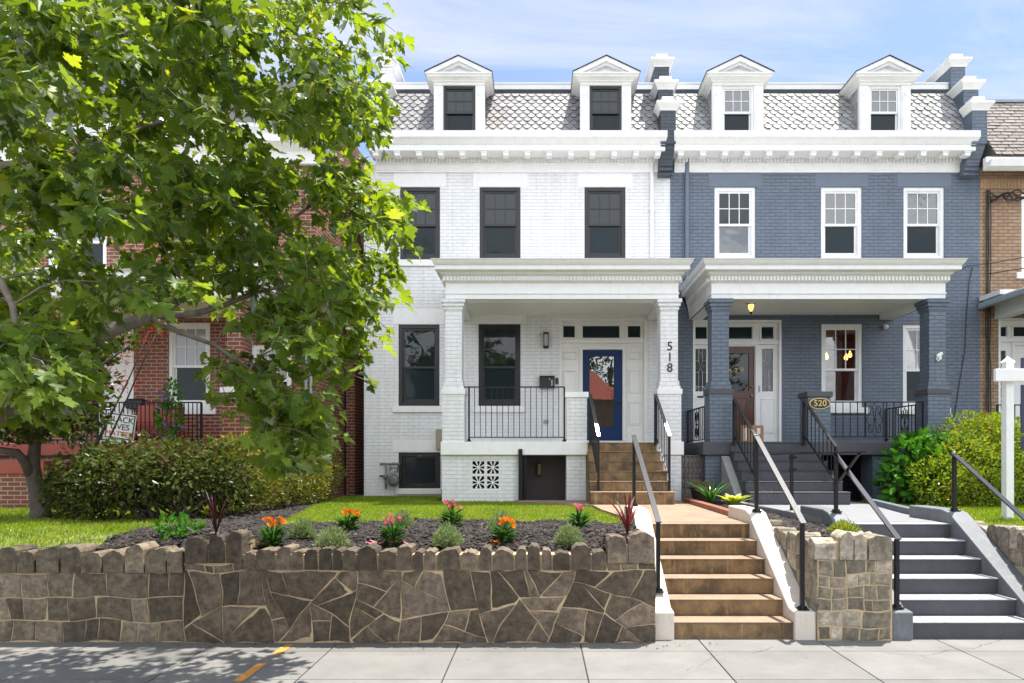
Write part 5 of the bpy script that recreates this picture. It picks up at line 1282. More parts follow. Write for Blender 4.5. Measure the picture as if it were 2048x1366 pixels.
# ------------------------------------------------------------------ lawns, mulch
def inpoly(pts, poly):
    x,y = pts[:,0],pts[:,1]; c = np.zeros(len(pts),bool); j = len(poly)-1
    for i in range(len(poly)):
        xi,yi = poly[i]; xj,yj = poly[j]
        t = ((yi>y)!=(yj>y)) & (x < (xj-xi)*(y-yi)/(yj-yi+1e-12)+xi); c ^= t; j = i
    return c
def sample_poly(poly, n):
    P_ = np.array(poly); lo,hi = P_.min(0),P_.max(0); out = []
    tot = 0
    while tot < n:
        p = lo+(hi-lo)*rng.random((n*2,2)); p = p[inpoly(p,poly)]; out.append(p); tot += len(p)
    return np.concatenate(out)[:n]
def grass(name, label, poly, n, z, h=.055, thin=None):
    p = sample_poly(poly, n)
    if thin is not None:
        v = np.array([mnoise.noise(Vector((a*1.1+thin,b*1.1,0))) for a,b in p]); p = p[v > rng.random(len(p))*.9-.85]
    n = len(p); pos = np.column_stack([p,z-.115*np.clip((7.75-p[:,1])/.73,0,1) if poly is lawn2 else np.full(n,z)])
    tip = rng.normal(size=(n,3))*.38; tip[:,2] = 1; nrm = rand_dir(n); nrm[:,2] *= .2
    pt = np.array([mnoise.noise(Vector((a*2.3,b*2.3,5))) for a,b in p])
    V,Fc,R_ = scatter(BLADE,BLADE_F,pos,tip,nrm,h*(.6+.8*rng.random(n)),np.clip(.5+.5*pt+rng.normal(size=n)*.22,0,1))
    V = V.copy()
    o = fastmesh(name,V,Fc,R_,M['grass'],None,(float(p[:,0].mean()),float(p[:,1].mean()),z)); return stuff(o,label,'grass')
lawn1 = [G(*t,1.02) for t in ((560,1046),(590,1030),(625,1012),(655,1000),(685,993),(728,991.5))]+[(WX0,15.25),(-2.2,15.25),(-2.1,13.28),(-.5,13.28),(-.52,12.85),(.90,11.75),(.95,10.8),(1.1,9.5)]+[G(*t,1.02) for t in ((1250,1046),(1150,1042),(1000,1042),(850,1040),(760,1043),(650,1046))]
lawn2 = [(-9.5,7.1),(-4.72,7.1),(-4.7,7.65),(-4.75,8.2),(-4.6,9.0),(-5.4,12.5),(-9.5,12.55)]
lawn3 = [(5.65,7.25),(9.5,7.25),(13.5,12.9),(6.1,12.9),(6.02,12.2),(5.55,10),(5.4,9.0)]
for nm,pl_,z_ in (('lawn',lawn1,1.006),('lawn',[(-14,7.76),(-4.72,7.76)]+lawn2[3:-1]+[(-14,12.55)],1.006),('lawn',lawn3,1.006)):
    q = MB(); q.add([(x,y,z_) for x,y in pl_],[tuple(range(len(pl_)))]); struct(q.build(nm, M['lawn_soil']))
q = MB(); q.quad((-14,7.03,.894),(-4.72,7.03,.894),(-4.72,7.757,1.006),(-14,7.757,1.006)); struct(q.build('lawn_edge', M['lawn_soil']))
grass('grass','bright mown grass in front of the white house',lawn1,52000,1.004,.06)
grass('grass','shaded patchy grass in front of the brick house',lawn2,46000,1.006,.068,2.0)
grass('grass','longer sunlit grass in the yard of the blue house',lawn3,40000,1.004,.085)
CHIP = [(-.5,-.22,0),(.5,-.18,0),(.45,.22,0),(-.5,.2,0),(-.45,-.2,.14),(.48,-.17,.12),(.42,.2,.13),(-.46,.16,.12)]
CHIP_F = [(4,5,6,7),(0,1,5,4),(1,2,6,5),(2,3,7,6),(3,0,4,7)]
bed1 = [(SX0+.05,7.05),(1.14,7.05),(1.15,9.2)]+lawn1[-7:][0:7]+[lawn1[0],lawn1[1],lawn1[2],lawn1[3],(-4.2,12.5),(-5.0,12.0),(-4.9,9.0),(-4.75,7.6),(-4.7,7.05)]
bed2 = [(3.05,7.08),(3.55,7.08),(3.58,8.6),(3.47,11.5),(3.46,13.1),(2.85,13.1),(2.82,8.6),(3.05,8.5)]
def mulch(label, poly, n, z):
    p = sample_poly(poly,n); n=len(p); zz = z-.115*np.clip((7.75-p[:,1])/.73,0,1)+.004+.025*np.array([mnoise.noise(Vector((a*3,b*3,1))) for a,b in p])+.02*rng.random(n)
    pos = np.column_stack([p,zz]); a = rng.random(n)*6.283; tip = np.column_stack([np.cos(a),np.sin(a),rng.normal(size=n)*.25]); nrm = rng.normal(size=(n,3))*.28; nrm[:,2]=1
    V,Fc,R_ = scatter(CHIP,CHIP_F,pos,tip,nrm,.028+.055*rng.random(n)**2)
    stuff(fastmesh('mulch',V,Fc,R_,M['chips'],None,(float(p[:,0].mean()),float(p[:,1].mean()),z)),label,'mulch')
mulch('dark bark mulch of the flower bed behind the long stone wall',bed1,26000,1.0)
mulch('dark bark mulch in the planter between the two flights of steps',bed2,9000,1.0)

def zg(d): return 1.0-.115*min(max((7.75-d)/.73,0),1)
def GG(px,py):
    z = 1.0
    for _ in range(12):
        x,d = G(px,py,z+.01); z = .5*z+.5*zg(d)
    return X(px,d), d, zg(d)
# ------------------------------------------------------------------ garden plants
def plant(name,label,cat,loc,group=None): return thing(name,label,cat,loc,group)
PETAL = [(0,0,0),(.17,.35,.02),(.20,.65,.07),(0,1,.25),(-.20,.65,.07),(-.17,.35,.02)]
def lily(label, px, pybase, pytop, mat, nfl, seed):
    rs = random.Random(seed); x,y,gz_ = GG(px,pybase); ht = Z(pytop,y)-gz_
    t = plant('lily',label,'lily',(x,y,gz_),'lilies in the flower bed')
    q = MB(); heads = []
    for k in range(nfl):
        a = rs.uniform(0,6.28); r_ = rs.uniform(.02,.10); hh = ht*rs.uniform(.66,.97)
        e = Vector((x+r_*math.cos(a),y+r_*math.sin(a)*.8,gz_+hh)); s=Vector((x+rs.uniform(-.03,.03),y+rs.uniform(-.03,.03),gz_))
        q.tube([s,s.lerp(e,.55)+Vector((0,0,.04)),e],[.007,.006,.005],5); heads.append(e)
    q.build('stem', M['lily_leaf'], t, smooth=True)
    n = 130; hh = rng.random(n)*ht*.60; a = rng.random(n)*6.283; rr=.02+.05*rng.random(n)
    pos = np.column_stack([x+rr*np.cos(a),y+rr*np.sin(a),gz_+hh]); tip = np.column_stack([np.cos(a),np.sin(a),.3+.5*rng.random(n)])
    V,Fc,R_ = scatter(LANCE,LANCE_F,pos,tip,np.tile([0,0,1.],(n,1))+rng.normal(size=(n,3))*.2,.10+.05*rng.random(n)); fastmesh('leaves',V,Fc,R_,M['lily_leaf'],t)
    for e in heads:
        d = (e-Vector((x,y,gz_+ht*.45))).normalized(); d = (d+Vector((rs.uniform(-.4,.4),rs.uniform(-.7,.1),rs.uniform(-.1,.5)))).normalized()
        u = d.cross(Vector((.3,.2,1))).normalized(); v = d.cross(u)
        an = np.arange(6)*math.pi/3+rs.uniform(0,1); opn = rs.uniform(.35,.95)
        tip = np.array([list(d+(u*math.cos(k)+v*math.sin(k))*opn) for k in an]); nrm = np.array([list(d-(u*math.cos(k)+v*math.sin(k))*.6) for k in an])
        V,Fc,R_ = scatter(PETAL,OVAL_F,np.tile(np.array(e),(6,1)),tip,nrm,np.full(6,rs.uniform(.054,.072)),np.clip(rng.random(6)*.5+rs.random()*.5,0,1)); fastmesh('flower',V,Fc,R_,mat,t)
    return t
lily('orange lily at the left end of the flower bed', 545, 1095, 1040, M['orange_petal'], 8, 1)
lily('orange lily at the grass edge behind the left grey green herbs', 695, 1062, 1020, M['orange_petal'], 7, 2)
lily('orange lily alone in the mulch right of the middle of the bed', 1007, 1086, 1040, M['orange_petal'], 8, 3)
lily('two toned pink lily with fallen petals at its foot', 785, 1090, 1036, M['pink_petal'], 7, 4)
lily('pink lily standing behind the middle herb tuft against the grass', 904, 1056, 1004, M['pink_petal'], 7, 5)
lily('pink lily at the right end of the flower bed', 1158, 1058, 1012, M['pink_petal'], 7, 6)
def tuft(label, px, pyb, w, h, seed, mat='sage', group='grey green herbs in the flower bed', name='herb', n=2400):
    x,y,gz_ = GG(px,pyb); gz_ = 1.04 if name=='cushion_plant' else gz_; R0 = w*y/F/2; hh = h*y/F
    t = plant(name,label,'herb',(x,y,gz_),group)
    u = rng.random(n); a = rng.random(n)*6.283; el = np.arccos(1-u*.95)
    d = np.column_stack([np.sin(el)*np.cos(a),np.sin(el)*np.sin(a),np.cos(el)*1.0])
    rad = .35+.65*rng.random(n)
    pos = np.array([x,y,gz_])+d*np.array([R0,R0,hh])*rad[:,None]*.92
    tip = d+rng.normal(size=(n,3))*.35; tip[:,2]+=.5
    V,Fc,R_ = scatter(LANCE,LANCE_F,pos,tip,rand_dir(n),.026+.026*rng.random(n)); fastmesh('foliage',V,Fc,R_,M[mat],t)
    return t
tuft('grey green herb tuft between the two orange lilies on the left, beside the grass', 606, 1075, 50, 42, 1)
tuft('broad grey green herb tuft in front of the second orange lily', 664, 1095, 74, 46, 2)
tuft('grey green herb tuft behind the two toned pink lily', 806, 1058, 46, 40, 3)
tuft('grey green herb tuft in the middle of the bed in front of a pink lily', 895, 1092, 66, 50, 4)
tuft('grey green herb tuft on the grass edge behind the lone orange lily', 1003, 1060, 62, 40, 5)
tuft('grey green herb tuft in front of the right pink lily', 1137, 1092, 62, 48, 6)
def straps(name,label,cat,base,n,L,mat,spread=1.0,w=.05,seed=0,zbias=1.0,group=None,child='leaf_blades'):
    rs = random.Random(seed); t = plant(name,label,cat,base,group); q = MB()
    for k in range(n):
        a = rs.uniform(0,6.283); d = Vector((math.cos(a),math.sin(a)*.8,0))*spread*rs.uniform(.3,1); l = L*rs.uniform(.6,1.1); ww = w*rs.uniform(.7,1.1)
        prev = None; vs=[]; fs=[]; side = Vector((-math.sin(a),math.cos(a),0)); b=Vector(base)
        for i in range(8):
            u = i/7; p = b+d*l*(u*.55+.45*u*u)+Vector((0,0,zbias*l*(u-.42*spread*u*u))); wd = ww/2*(math.sin(math.pi*(.18+.80*u))**.7)*(1 if i<7 else .1)
            vs += [p-side*wd, p+Vector((0,0,-.15*wd)), p+side*wd]
            if i: o=(i-1)*3; fs += [(o,o+1,o+4,o+3),(o+1,o+2,o+5,o+4)]
        q.add(vs,fs)
    q.build(child, mat, t); return t
straps('cordyline','dark red spiky cordyline on the right corner block of the stone wall','plant',(*((X(1255,7.05),7.05)),1.06),17,.62,M['cordyline'],.8,.026,5,1.0)
straps('cordyline','dark red spiky cordyline on the left corner block in the shade of the hedge','plant',(X(432,7.05),7.05,1.06),18,.56,M['cordyline_shaded'],.6,.022,6,1.05)
x,y = 3.02,11.9; straps('daylily','arching green daylily leaves at the planter edge by the flower pot','plant',(x,y,1.04),40,.75,M['lily_leaf'],.9,.034,8,.9)
x,y = X(1468,11.3),11.3; straps('hosta','lime green hosta between the daylily and the pinkish herb','plant',(x,y,1.04),60,.42,M['hosta'],1.0,.10,9,.85)
tuft('pinkish grey herb in the planter behind the right handrail of the tan steps',1520,1012,90,42,7,'pink_herb',None,'herb',2000)
tuft('bright green cushion plant on top of the planter wall',1690,1082,62,26,8,'leaf_bright',None,'cushion_plant',900)
x,y = X(355,7.5),7.5; wd_ = plant('weed','bright green weed left of the corner block at the foot of the hedge','plant',(x,y,1.0)); foliage('foliage',wd_,M['leaf_hyd'],[(x,y,1.10,.22,.15,.10)],90,.09)
q = MB(); 
for k in range(7): q.tube([(x,y,1.0),(x+random.uniform(-.15,.15),y+random.uniform(-.08,.08),1.12)],.004,4)
q.build('stem',M['lily_leaf'],wd_)
fp = thing('flower_pot','brown flower pot in front of the lattice screen','flower pot',(X(1405,12.75),12.75,1.02))
q = MB(); q.lathe([(.15,0),(.19,.1),(.22,.28),(.27,.30),(.27,.345),(.23,.35),(.22,.32)],(X(1405,12.75),12.75,1.0),24); q.build('pot',paint('brown glazed pot',(.05,.035,.028),.5,.1),fp,smooth=True)
foliage('foliage',fp,M['leaf_hedge'],[(X(1405,12.75),12.75,1.36,.2,.2,.05)],160,.05)
# fallen petals
def petals(label, px0, px1, py, n, mat, grp='fallen petals'):
    x0,y0,gz_ = GG((px0+px1)/2,py)
    x = x0+(rng.random(n)-.5)*(px1-px0)*y0/F; yy = y0+(rng.random(n)-.5)*.16
    a = rng.random(n)*6.28; V,Fc,R_ = scatter(PETAL,OVAL_F,np.column_stack([x,yy,np.full(n,gz_+.05)]),np.column_stack([np.cos(a),np.sin(a),rng.random(n)*.3]),np.tile([0,0,1.],(n,1)),.07+.03*rng.random(n))
    stuff(fastmesh('fallen_petals',V,Fc,R_,mat,None,(x0,y0,gz_)),label,'petals')
petals('pink petals fallen on the mulch',730,830,1094,9,M['pink_petal'])
petals('orange petals fallen at the foot of the left orange lily',515,535,1096,5,M['orange_petal'])
petals('orange petals fallen at the foot of the lone orange lily',985,1030,1092,5,M['orange_petal'])
# leaf litter along the foot of the wall
n=260; xl = -4.2+6.0*rng.random(n)**1.0; yl = WY-.02-.22*rng.random(n)**2.2; a = rng.random(n)*6.28
V,Fc,R_ = scatter(OVAL,OVAL_F,np.column_stack([xl,yl,np.full(n,.008)]),np.column_stack([np.cos(a),np.sin(a),.1*rng.random(n)]),np.tile([0,0,1.],(n,1)),.012+.025*rng.random(n)**2)
stuff(fastmesh('leaf_litter',V,Fc,R_,leafmat('dry leaf litter',(.06,.04,.02),(.17,.11,.05),.1,.7,(.10,.12,.03),None,.0),None,(-1.2,6.7,0)),'dry leaf litter along the foot of the stone wall','leaf litter')
# shrubs
def shrub(name,label,cat,blobs,n,size,mat,base,nst=8,group=None,bark='bark_dark',r0=.02,**kw):
    t = plant(name,label,cat,base,group); foliage('foliage',t,mat,blobs,n,size,**kw)
    if nst: stems(t,M[bark],base,blobs,nst,r0,seed=nst)
    return t
# hedge: dark shaggy half near the street, trimmed yellow green half near the house
A = [(-6.15,9.5,1.62,.62,.7,.46),(-5.55,9.3,1.68,.75,.7,.46),(-4.95,9.6,1.66,.6,.7,.50),(-6.4,9.4,1.35,.35,.5,.42),(-5.9,9.2,1.42,.5,.5,.40),(-4.6,9.9,1.55,.5,.6,.5)]
shrub('hedge_bush','dark shaggy hedge bush with bare stems behind the left corner block','bush',A,7600,.080,M['leaf_dark'],(-5.0,9.2,1.0),26,droop=.55,zmin=1.06,inner=.6,r0=.022,tmpl=LANCE if False else OVAL)
B = [(-4.75,10.6,1.70,.55,.8,.52),(-4.55,11.6,1.66,.5,.8,.56),(-4.45,12.6,1.66,.5,.8,.58),(-4.35,13.3,1.60,.42,.5,.60),(-4.7,11,1.35,.5,.9,.4),(-4.5,12.6,1.3,.5,.9,.35)]
shrub('hedge_bush','trimmed yellow green hedge beside the brick house wall','bush',B,13000,.052,M['leaf_hedge'],(-4.6,11.5,1.0),10,zmin=1.03,inner=.35)
C = [(X(1825,12.4),12.4,1.72,.42,.5,.60),(X(1805,12.3),12.3,1.40,.36,.4,.42),(X(1850,12.5),12.5,1.95,.38,.45,.42)]
shrub('hydrangea_bush','big leaved deep green bush beside the basement opening of the blue house','bush',C,1250,.15,M['leaf_hyd'],(X(1825,12.4),12.4,1.0),8,zmin=1.05,inner=.3,droop=.5)
D = [(X(1930,12.0),12.0,1.65,.72,.7,.66),(X(2000,12.3),12.3,1.95,.8,.7,.75),(X(1950,12.5),12.5,2.1,.6,.6,.62),(X(1880,11.8),11.8,1.45,.5,.5,.46),(X(2060,12.2),12.2,1.7,.8,.7,.8),(X(1960,11.7),11.7,1.35,.7,.4,.38)]
shrub('azalea_bush','wide yellow green azalea bush with reddish patches behind the sign post','bush',D,16000,.062,M['leaf_bright'],(X(1970,12),12,1.0),14,zmin=1.05,inner=.38)
# purple clematis on the porch rail, blue flower under the hedge
cv = plant('clematis','green climbing vine with purple flowers on the red porch rail','vine',(X(340,12.0),12.0,1.0)); cb_ = [(X(338,12.0),12.0,2.55,.22,.2,.45),(X(345,12),12,2.95,.15,.15,.3)]
foliage('foliage',cv,M['leaf_hyd'],cb_,420,.075); stems(cv,M['bark_dark'],(X(340,12),12,1.0),cb_,4,.012); foliage('flower',cv,M['purple'],cb_,46,.085,inner=.1)
# small yard tree and red maple
M['bark_brown'] = stained('brown bark',(.10,.075,.055),(.06,.046,.036),(.15,.12,.09),(.4,.6),9)
st = plant('yard_tree','small tree with a leaning forked trunk on the shaded lawn of the brick house','tree',(X(82,9.45),9.45,1.0))
q = MB(); d_=9.45
q.tube([P(86,1048,d_),P(82,1025,d_),P(76,985,d_),P(68,955,d_),P(66,930,d_),P(70,890,d_),P(92,830,d_+.2),P(120,760,d_+.3)],[.17,.125,.105,.10,.085,.07,.05,.025],10)
q.tube([P(68,958,d_),P(50,925,d_-.1),P(34,905,d_-.2),P(-20,898,d_-.3),P(-60,870,d_-.3)],[.08,.065,.055,.045,.03],8)
q.tube([P(70,890,d_),P(40,800,d_),P(20,720,d_)],[.05,.035,.02],6); q.tube([P(92,830,d_+.2),P(190,740,d_),P(260,690,d_)],[.04,.025,.012],6)
q.build('trunk',M['bark_brown'],st,smooth=True)
E = [(X(60,9.5),9.5,Z(760,9.5),1.0,1.0,.75),(X(110,9.8),9.8,Z(690,9.8),.7,.9,.7),(X(-40,9.3),9.3,Z(780,9.3),.8,.8,.7),(X(20,9.3),9.3,Z(850,9.3),.7,.7,.28),(X(190,9.8),9.8,Z(670,9.8),.5,.6,.35),(X(110,9.4),9.4,Z(845,9.4),.6,.6,.25)]
foliage('crown',st,M['leaf_dark'],E,6200,.10,inner=.6)
rm = plant('red_maple','japanese maple with red leaves in front of the red brick porch','tree',(X(150,11.2),11.2,1.0))
Rb = [(X(235,11.2),11.2,Z(765,11.2),.36,.4,.18),(X(275,11.2),11.2,Z(650,11.2),.7,.5,.35),(X(120,11.2),11.2,Z(640,11.2),.7,.5,.4),(X(200,11.2),11.2,Z(700,11.2),.6,.5,.3)]
foliage('crown',rm,M['leaf_red'],Rb,1000,.085,tmpl=LANCE,faces=LANCE_F,inner=.7); stems(rm,M['bark_dark'],(X(150,11.2),11.2,1.0),Rb,6,.022,'trunk',.05)

# ------------------------------------------------------------------ the big street tree
TX,TY = -4.15,4.55
tr = plant('street_tree','big leafy maple like street tree reaching in from the left with backlit leaves','tree',(TX,TY,0))
limbs = [
 ([(TX,TY,-.02),(TX+.02,TY,.8),(TX-.02,TY+.02,1.6),(TX,TY+.03,2.1)],[.23,.175,.16,.165]),
 ([(TX,TY+.03,2.05),P(-120,880,4.5),P(-40,850,4.45),P(0,822,4.45),P(40,775,4.5),P(70,742,4.5),P(110,718,4.55),P(150,697,4.6),P(200,672,4.7),P(250,650,4.8),P(300,634,4.9),P(330,618,5.0),P(375,588,5.1),P(430,553,5.2),P(490,512,5.35),P(540,470,5.5),P(610,420,5.7),P(680,370,5.9)],
  [.13,.085,.075,.068,.062,.060,.056,.052,.048,.045,.043,.035,.030,.026,.022,.017,.013,.008]),
 ([P(305,632,4.9),P(350,630,4.9),P(400,625,5.0),P(450,610,5.1),P(510,585,5.3),P(580,570,5.6),P(660,560,5.9)],[.032,.028,.024,.02,.015,.01,.006]),
 ([P(300,634,4.9),P(360,665,4.8),P(430,690,4.8),P(500,740,4.85),P(540,810,4.9),P(550,870,4.9)],[.022,.018,.015,.012,.009,.005]),
 ([(TX,TY+.03,2.05),(TX-.05,TY+.1,3.0),(TX+.05,TY+.2,4.0),(TX+.1,TY+.3,5.2),(TX+.2,TY+.4,6.6),(TX+.3,TY+.5,8.0)],[.14,.12,.105,.085,.06,.03]),
 ([(TX+.05,TY+.2,3.9),P(-60,350,4.8),P(0,338,4.85),P(60,330,4.9),P(105,320,4.95),P(160,300,5.0),P(215,285,5.1),P(280,255,5.3),P(380,230,5.6),P(480,215,5.9),P(600,180,6.2)],[.075,.052,.048,.044,.04,.034,.028,.022,.017,.012,.007]),
 ([P(105,320,4.95),P(150,326,5.0),P(240,328,5.2),P(330,345,5.4),P(420,380,5.7),P(520,400,6.0)],[.026,.022,.018,.014,.01,.006]),
 ([(TX+.06,TY+.25,4.6),P(-20,180,5.0),P(50,125,5.1),P(110,98,5.15),P(170,90,5.2),P(240,55,5.3),P(300,5,5.4),P(360,-40,5.5)],[.075,.055,.05,.046,.04,.034,.028,.02]),
 ([P(70,118,5.1),P(130,110,5.1),P(190,78,5.2),P(260,65,5.4),P(340,70,5.6),P(450,60,5.9),P(570,30,6.2)],[.04,.036,.03,.025,.02,.014,.007]),
 ([(TX,TY+.1,3.2),P(-60,520,4.0),P(0,560,3.95),P(25,610,3.9),P(40,700,3.9),P(50,780,3.9)],[.05,.03,.022,.018,.014,.007]),
 ([(TX+.1,TY+.3,5.2),(-2.9,5.6,6.4),(-1.9,6.5,7.4),(-1.1,7.2,8.0)],[.06,.045,.03,.012]),
 ([(TX+.1,TY+.3,5.2),(-3.2,6.2,6.6),(-2.8,7.4,7.8),(-2.4,8.3,8.4)],[.06,.045,.03,.012]),
 ([(TX+.1,TY+.3,5.2),(-4.8,6.0,6.6),(-5.2,7.4,7.5)],[.06,.04,.014]),
]
wood_ = MB(); nodes = []
for pts,rad in limbs:
    pts = [Vector(p) for p in pts]; wood_.tube(pts, rad, 9, cap=True)
    for p,r_ in zip(pts,rad):
        if (p-Vector((TX,TY,2))).length > .9: nodes.append((p,r_))
main_p = [(-40,-60),(720,-60),(715,40),(740,75),(700,150),(740,220),(715,320),(765,400),(750,480),(715,560),(700,640),(640,640),(540,600),(450,560),(330,610),(150,610),(-40,640)]
hang_p = [(430,600),(560,590),(720,600),(700,690),(650,740),(600,790),(560,890),(500,870),(450,800),(420,700)]
left_p = [(-40,640),(120,650),(130,720),(100,840),(50,850),(-40,830)]
def dens(px,py):
    # the crown opens up where the brick house shows through
    if py > 330 and px < 400: return .95 if py < 640 else 1
    return 1
clusters = []
def add_clusters(poly, n, dr, size=1.0):
    pts = sample_poly(poly, n*3); k = 0
    for px,py in pts:
        if random.random() > dens(px,py): continue
        d0,d1 = dr(px,py); d = random.uniform(d0,d1)
        clusters.append((P(px,py,d), 'in', size)); k += 1
        if k >= n: break
add_clusters(main_p, 330, lambda x,y: (3.4+1.6*max(0,x)/800, 6.4+.6*max(0,x)/800))
add_clusters(hang_p, 38, lambda x,y: (4.5,5.9))
add_clusters([(470,800),(600,790),(590,900),(545,940),(490,890)], 9, lambda x,y: (4.4,5.4))
add_clusters([(-40,455),(230,470),(420,440),(430,600),(330,625),(180,660),(-40,690)], 40, lambda x,y: (4.8,7.0))
add_clusters(left_p, 34, lambda x,y: (3.5,5.2))
for k in range(150):
    p = Vector((random.uniform(-6.5,-1.5), random.uniform(3.2,8.4), random.uniform(4.6,9.6)))
    if (Vector((p.x+3.2,p.y-5.8,(p.z-6.5)))).length > 3.9: continue
    py = CY-(p.z-H)*F/p.y; px = CX+p.x*F/p.y
    if py > -70 and px > -60: continue
    clusters.append((p,'out',1.0))
clusters.sort(key=lambda c: (c[0]-Vector((TX,TY,3.5))).length)
LP=[];LT=[];LN=[];LS=[]
tw = random.Random(5)
for c,kind,sz in clusters:
    best = min(nodes, key=lambda nd: (nd[0]-c).length + (0 if nd[1] > .006 else .25))
    n0 = best[0]; out = (c-Vector((TX,TY,c.z-.6))).normalized(); L0 = (c-n0).length
    mid = n0.lerp(c,.5)+Vector((tw.uniform(-.08,.08),tw.uniform(-.08,.08),.06+.10*L0*tw.random()))
    r0 = min(best[1]*.7, .004+.006*L0)
    wood_.tube([n0,n0.lerp(mid,.5)+Vector((0,0,.03)),mid,c],[r0,r0*.85,r0*.7,.0035],5,cap=False)
    nodes.append((c,.0045)); nodes.append((mid,r0*.7))
    end = c+out*.30+Vector((0,0,tw.uniform(-.28,.02)))
    wood_.tube([c,c.lerp(end,.5)+Vector((0,0,.03)),end],[.0035,.003,.002],4,cap=False)
    nl = tw.randint(24,36)
    for k in range(nl):
        u = tw.random(); b = c.lerp(end,u) if tw.random()<.75 else n0.lerp(c,tw.uniform(.5,1))
        an = tw.uniform(0,6.283); pet = Vector((math.cos(an),math.sin(an),tw.uniform(-.7,.5))).normalized()*tw.uniform(.05,.13)
        p = b+pet
        t_ = pet.normalized()*.9+out*.3+Vector((tw.uniform(-.3,.3),tw.uniform(-.3,.3),tw.uniform(-1.25,.05)))
        n_ = Vector((tw.uniform(-.6,.6),tw.uniform(-.75,.45),.75))
        LP.append(p);LT.append(t_);LN.append(n_);LS.append((.050+.082*tw.random()**1.4)*sz)
wood_.build('trunk', M['bark'], tr, smooth=True)
LP,LT,LN = (np.array([list(p) for p in q_]) for q_ in (LP,LT,LN)); LS = np.array(LS); vv=[];ff=[];rr=[]; off = 0
for t_,(c1,c2,sx_) in enumerate(((.22,-.16,1),(.50,-.48,.92),(.08,.22,1.05),(-.30,-.60,.88),(.75,-.1,.8))):   # flat, drooping, curled leaves
    T_ = [(x*sx_,y,c1*abs(x)+c2*y*y+.10*math.sin(5*x+3*y)*abs(x)) for x,y,_ in MAPLE]; T_[0] = (0,.30,c2*.09)
    k_ = np.arange(len(LP))%5 == t_
    V,Fc,R_ = scatter(T_,MAPLE_F,LP[k_],LT[k_],LN[k_],LS[k_]); vv.append(V); ff.append(Fc+off); rr.append(R_); off += len(V)
fastmesh('crown',np.concatenate(vv),np.concatenate(ff),np.concatenate(rr),M['leaf'],tr)

# ================================================================== across the street: what the window panes mirror
q = MB(); q.box(-60,60,-30,-9,-.149,.0); struct(q.build('far_pavement', M['conc']))
oh = thing('opposite_house','red brick house across the street mirrored in the ground floor window','house',(-3,-20,0))
m = MB(); hs = [(-8.6+2.4*k,-7.5+2.4*k,z0,z0+1.7) for k in range(4) for z0 in (2.6,6.2)]
m.box(-9.5,0.8,-30,-20.2,-.1,9.3); front = [(a,b,c,d) for a,b,c,d in hs]; m.build('wall', M['red_brick'], oh)
for r in hs: q = MB(); q.ring(*r,.09,-20.2,-20.12); w_ = q.build('window', M['white'], oh); q = MB(); q.box(r[0]+.09,r[1]-.09,-20.2,-20.16,r[2]+.09,r[3]-.09); q.build('pane', M['screen'], w_)
q = MB(); q.box(-9.8,1.0,-30,-19.8,9.301,9.6); q.build('roof', M['white'], oh)
o2 = thing('opposite_house','house with a red tiled roof across the street mirrored in the navy door glass','house',(4,-20,0))
q = MB(); q.box(1.6,5.9,-28,-20,-.1,6.4); q.build('wall', M['tan_brick'], o2)
M['red_tile'] = paint('red roof tile',(.30,.062,.03),.7,.25,.01,9)
q = MB(); q.add([(1.2,-28.5,6.4),(6.3,-28.5,6.4),(6.3,-19.4,6.4),(1.2,-19.4,6.4),(3.4,-24,9.2),(4.1,-24,9.2)],[(0,3,2,1),(3,2,5,4),(0,4,5,1),(2,1,5),(0,3,4)]); q.build('roof', M['red_tile'], o2)
for i,(tx,ty,zc,r_) in enumerate(((10.5,-20,7,4.2),(6.5,-31,11,4.6),(-14,-16,6,3.5))):
    t = plant('opposite_tree',('round green tree across the street right of the tiled roof','tall green tree across the street above the tiled roof','green tree across the street left of the brick house')[i],'tree',(tx,ty,0))
    q = MB(); q.tube([(tx,ty,-.02),(tx,ty,zc)],[.25,.12],8); q.build('trunk',M['bark'],t)
    foliage('crown',t,M['leaf_dark'],[(tx,ty,zc,r_,r_,r_*.9),(tx+r_*.5,ty,zc+r_*.5,r_*.6,r_*.6,r_*.6),(tx-r_*.5,ty+.5,zc+r_*.3,r_*.6,r_*.6,r_*.6)],2600,.34,inner=.6)

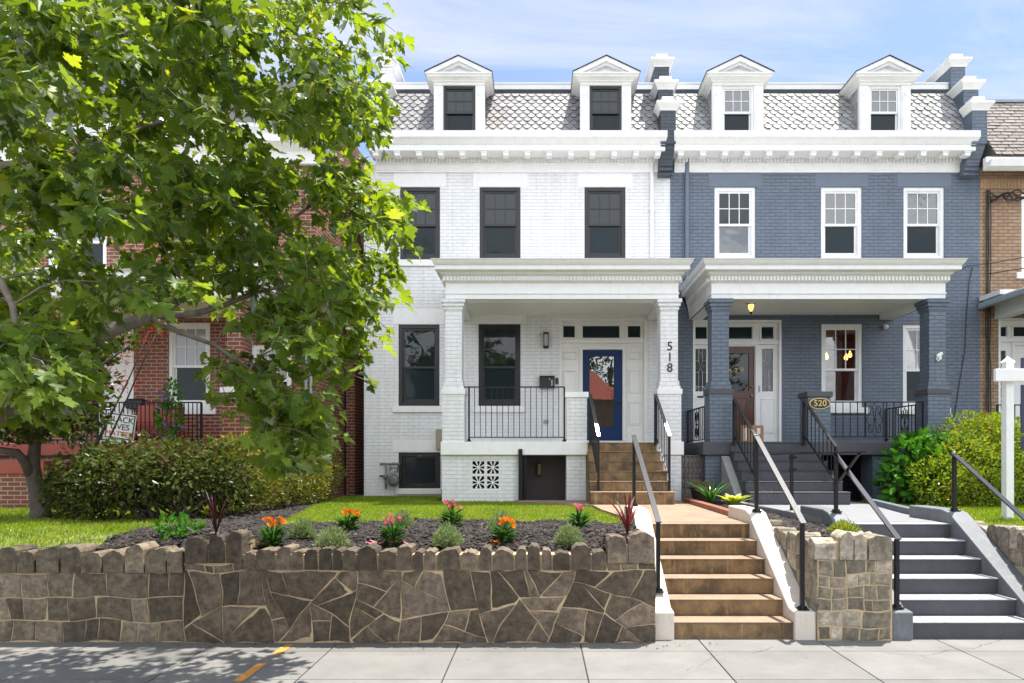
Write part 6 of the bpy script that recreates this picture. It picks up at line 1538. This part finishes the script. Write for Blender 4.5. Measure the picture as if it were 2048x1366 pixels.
# ================================================================== sky, sun, camera
sun_dir = Vector((.20,.185,1.0)).normalized()
el = math.asin(sun_dir.z); az = math.atan2(sun_dir.x,sun_dir.y)
w = bpy.data.worlds.new('World'); SC.world = w; w.use_nodes = True; nt = w.node_tree
bg = nt.nodes['Background']; sk_ = nt.nodes.new('ShaderNodeTexSky'); sk_.sky_type='NISHITA'; sk_.sun_disc=False
sk_.sun_elevation = el; sk_.sun_rotation = az; sk_.air_density = 1.0; sk_.dust_density = 1.2; sk_.ozone_density = 2.6
tc = nt.nodes.new('ShaderNodeTexCoord'); sep = nt.nodes.new('ShaderNodeSeparateXYZ'); LK(nt,tc.outputs['Generated'],sep.inputs[0])
zc_ = mth(nt,'ADD',mth(nt,'MAXIMUM',sep.outputs[2],0.0),.14)
cmb = nt.nodes.new('ShaderNodeCombineXYZ'); LK(nt,mth(nt,'DIVIDE',sep.outputs[0],zc_),cmb.inputs[0]); LK(nt,mth(nt,'DIVIDE',sep.outputs[1],zc_),cmb.inputs[1])
bk = mth(nt,'MAXIMUM', mth(nt,'MULTIPLY',sep.outputs[1],-1.3), 0.0, False); bk = mth(nt,'MINIMUM',bk,1.0)  # cloud cover thickened and brightened behind the camera to fill the shaded facades
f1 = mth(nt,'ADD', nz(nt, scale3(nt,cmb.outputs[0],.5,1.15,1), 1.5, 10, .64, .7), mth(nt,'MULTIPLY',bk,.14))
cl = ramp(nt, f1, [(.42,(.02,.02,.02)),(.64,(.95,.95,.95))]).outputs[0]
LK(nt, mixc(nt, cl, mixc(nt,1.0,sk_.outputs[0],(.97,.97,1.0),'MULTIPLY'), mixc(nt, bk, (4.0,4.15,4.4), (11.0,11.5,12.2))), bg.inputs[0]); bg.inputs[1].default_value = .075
ld = bpy.data.lights.new('sun','SUN'); ld.energy = 3.3; ld.angle = math.radians(.55); ld.color = (1,.95,.87)
lo_ = bpy.data.objects.new('sun',ld); COL.objects.link(lo_); lo_.location=(6,12,30); lo_.rotation_euler = sun_dir.to_track_quat('Z','Y').to_euler()
cd = bpy.data.cameras.new('camera'); cam = bpy.data.objects.new('camera',cd); COL.objects.link(cam)
cam.location = (0,0,H); cam.rotation_euler = (math.pi/2,0,0); cd.sensor_width = 36; cd.lens = F/2048*36
cd.shift_x = -(CX-1024)/2048; cd.shift_y = (CY-683)/2048; cd.clip_end = 2000; cd.clip_start=.05
SC.camera = cam
vs = SC.view_settings; vs.view_transform='Standard'; vs.look='None'; vs.gamma=1; vs.exposure = 1.63
SC.cycles.max_bounces = 10; SC.cycles.diffuse_bounces = 8; SC.cycles.transparent_max_bounces = 12; SC.cycles.use_denoising = True
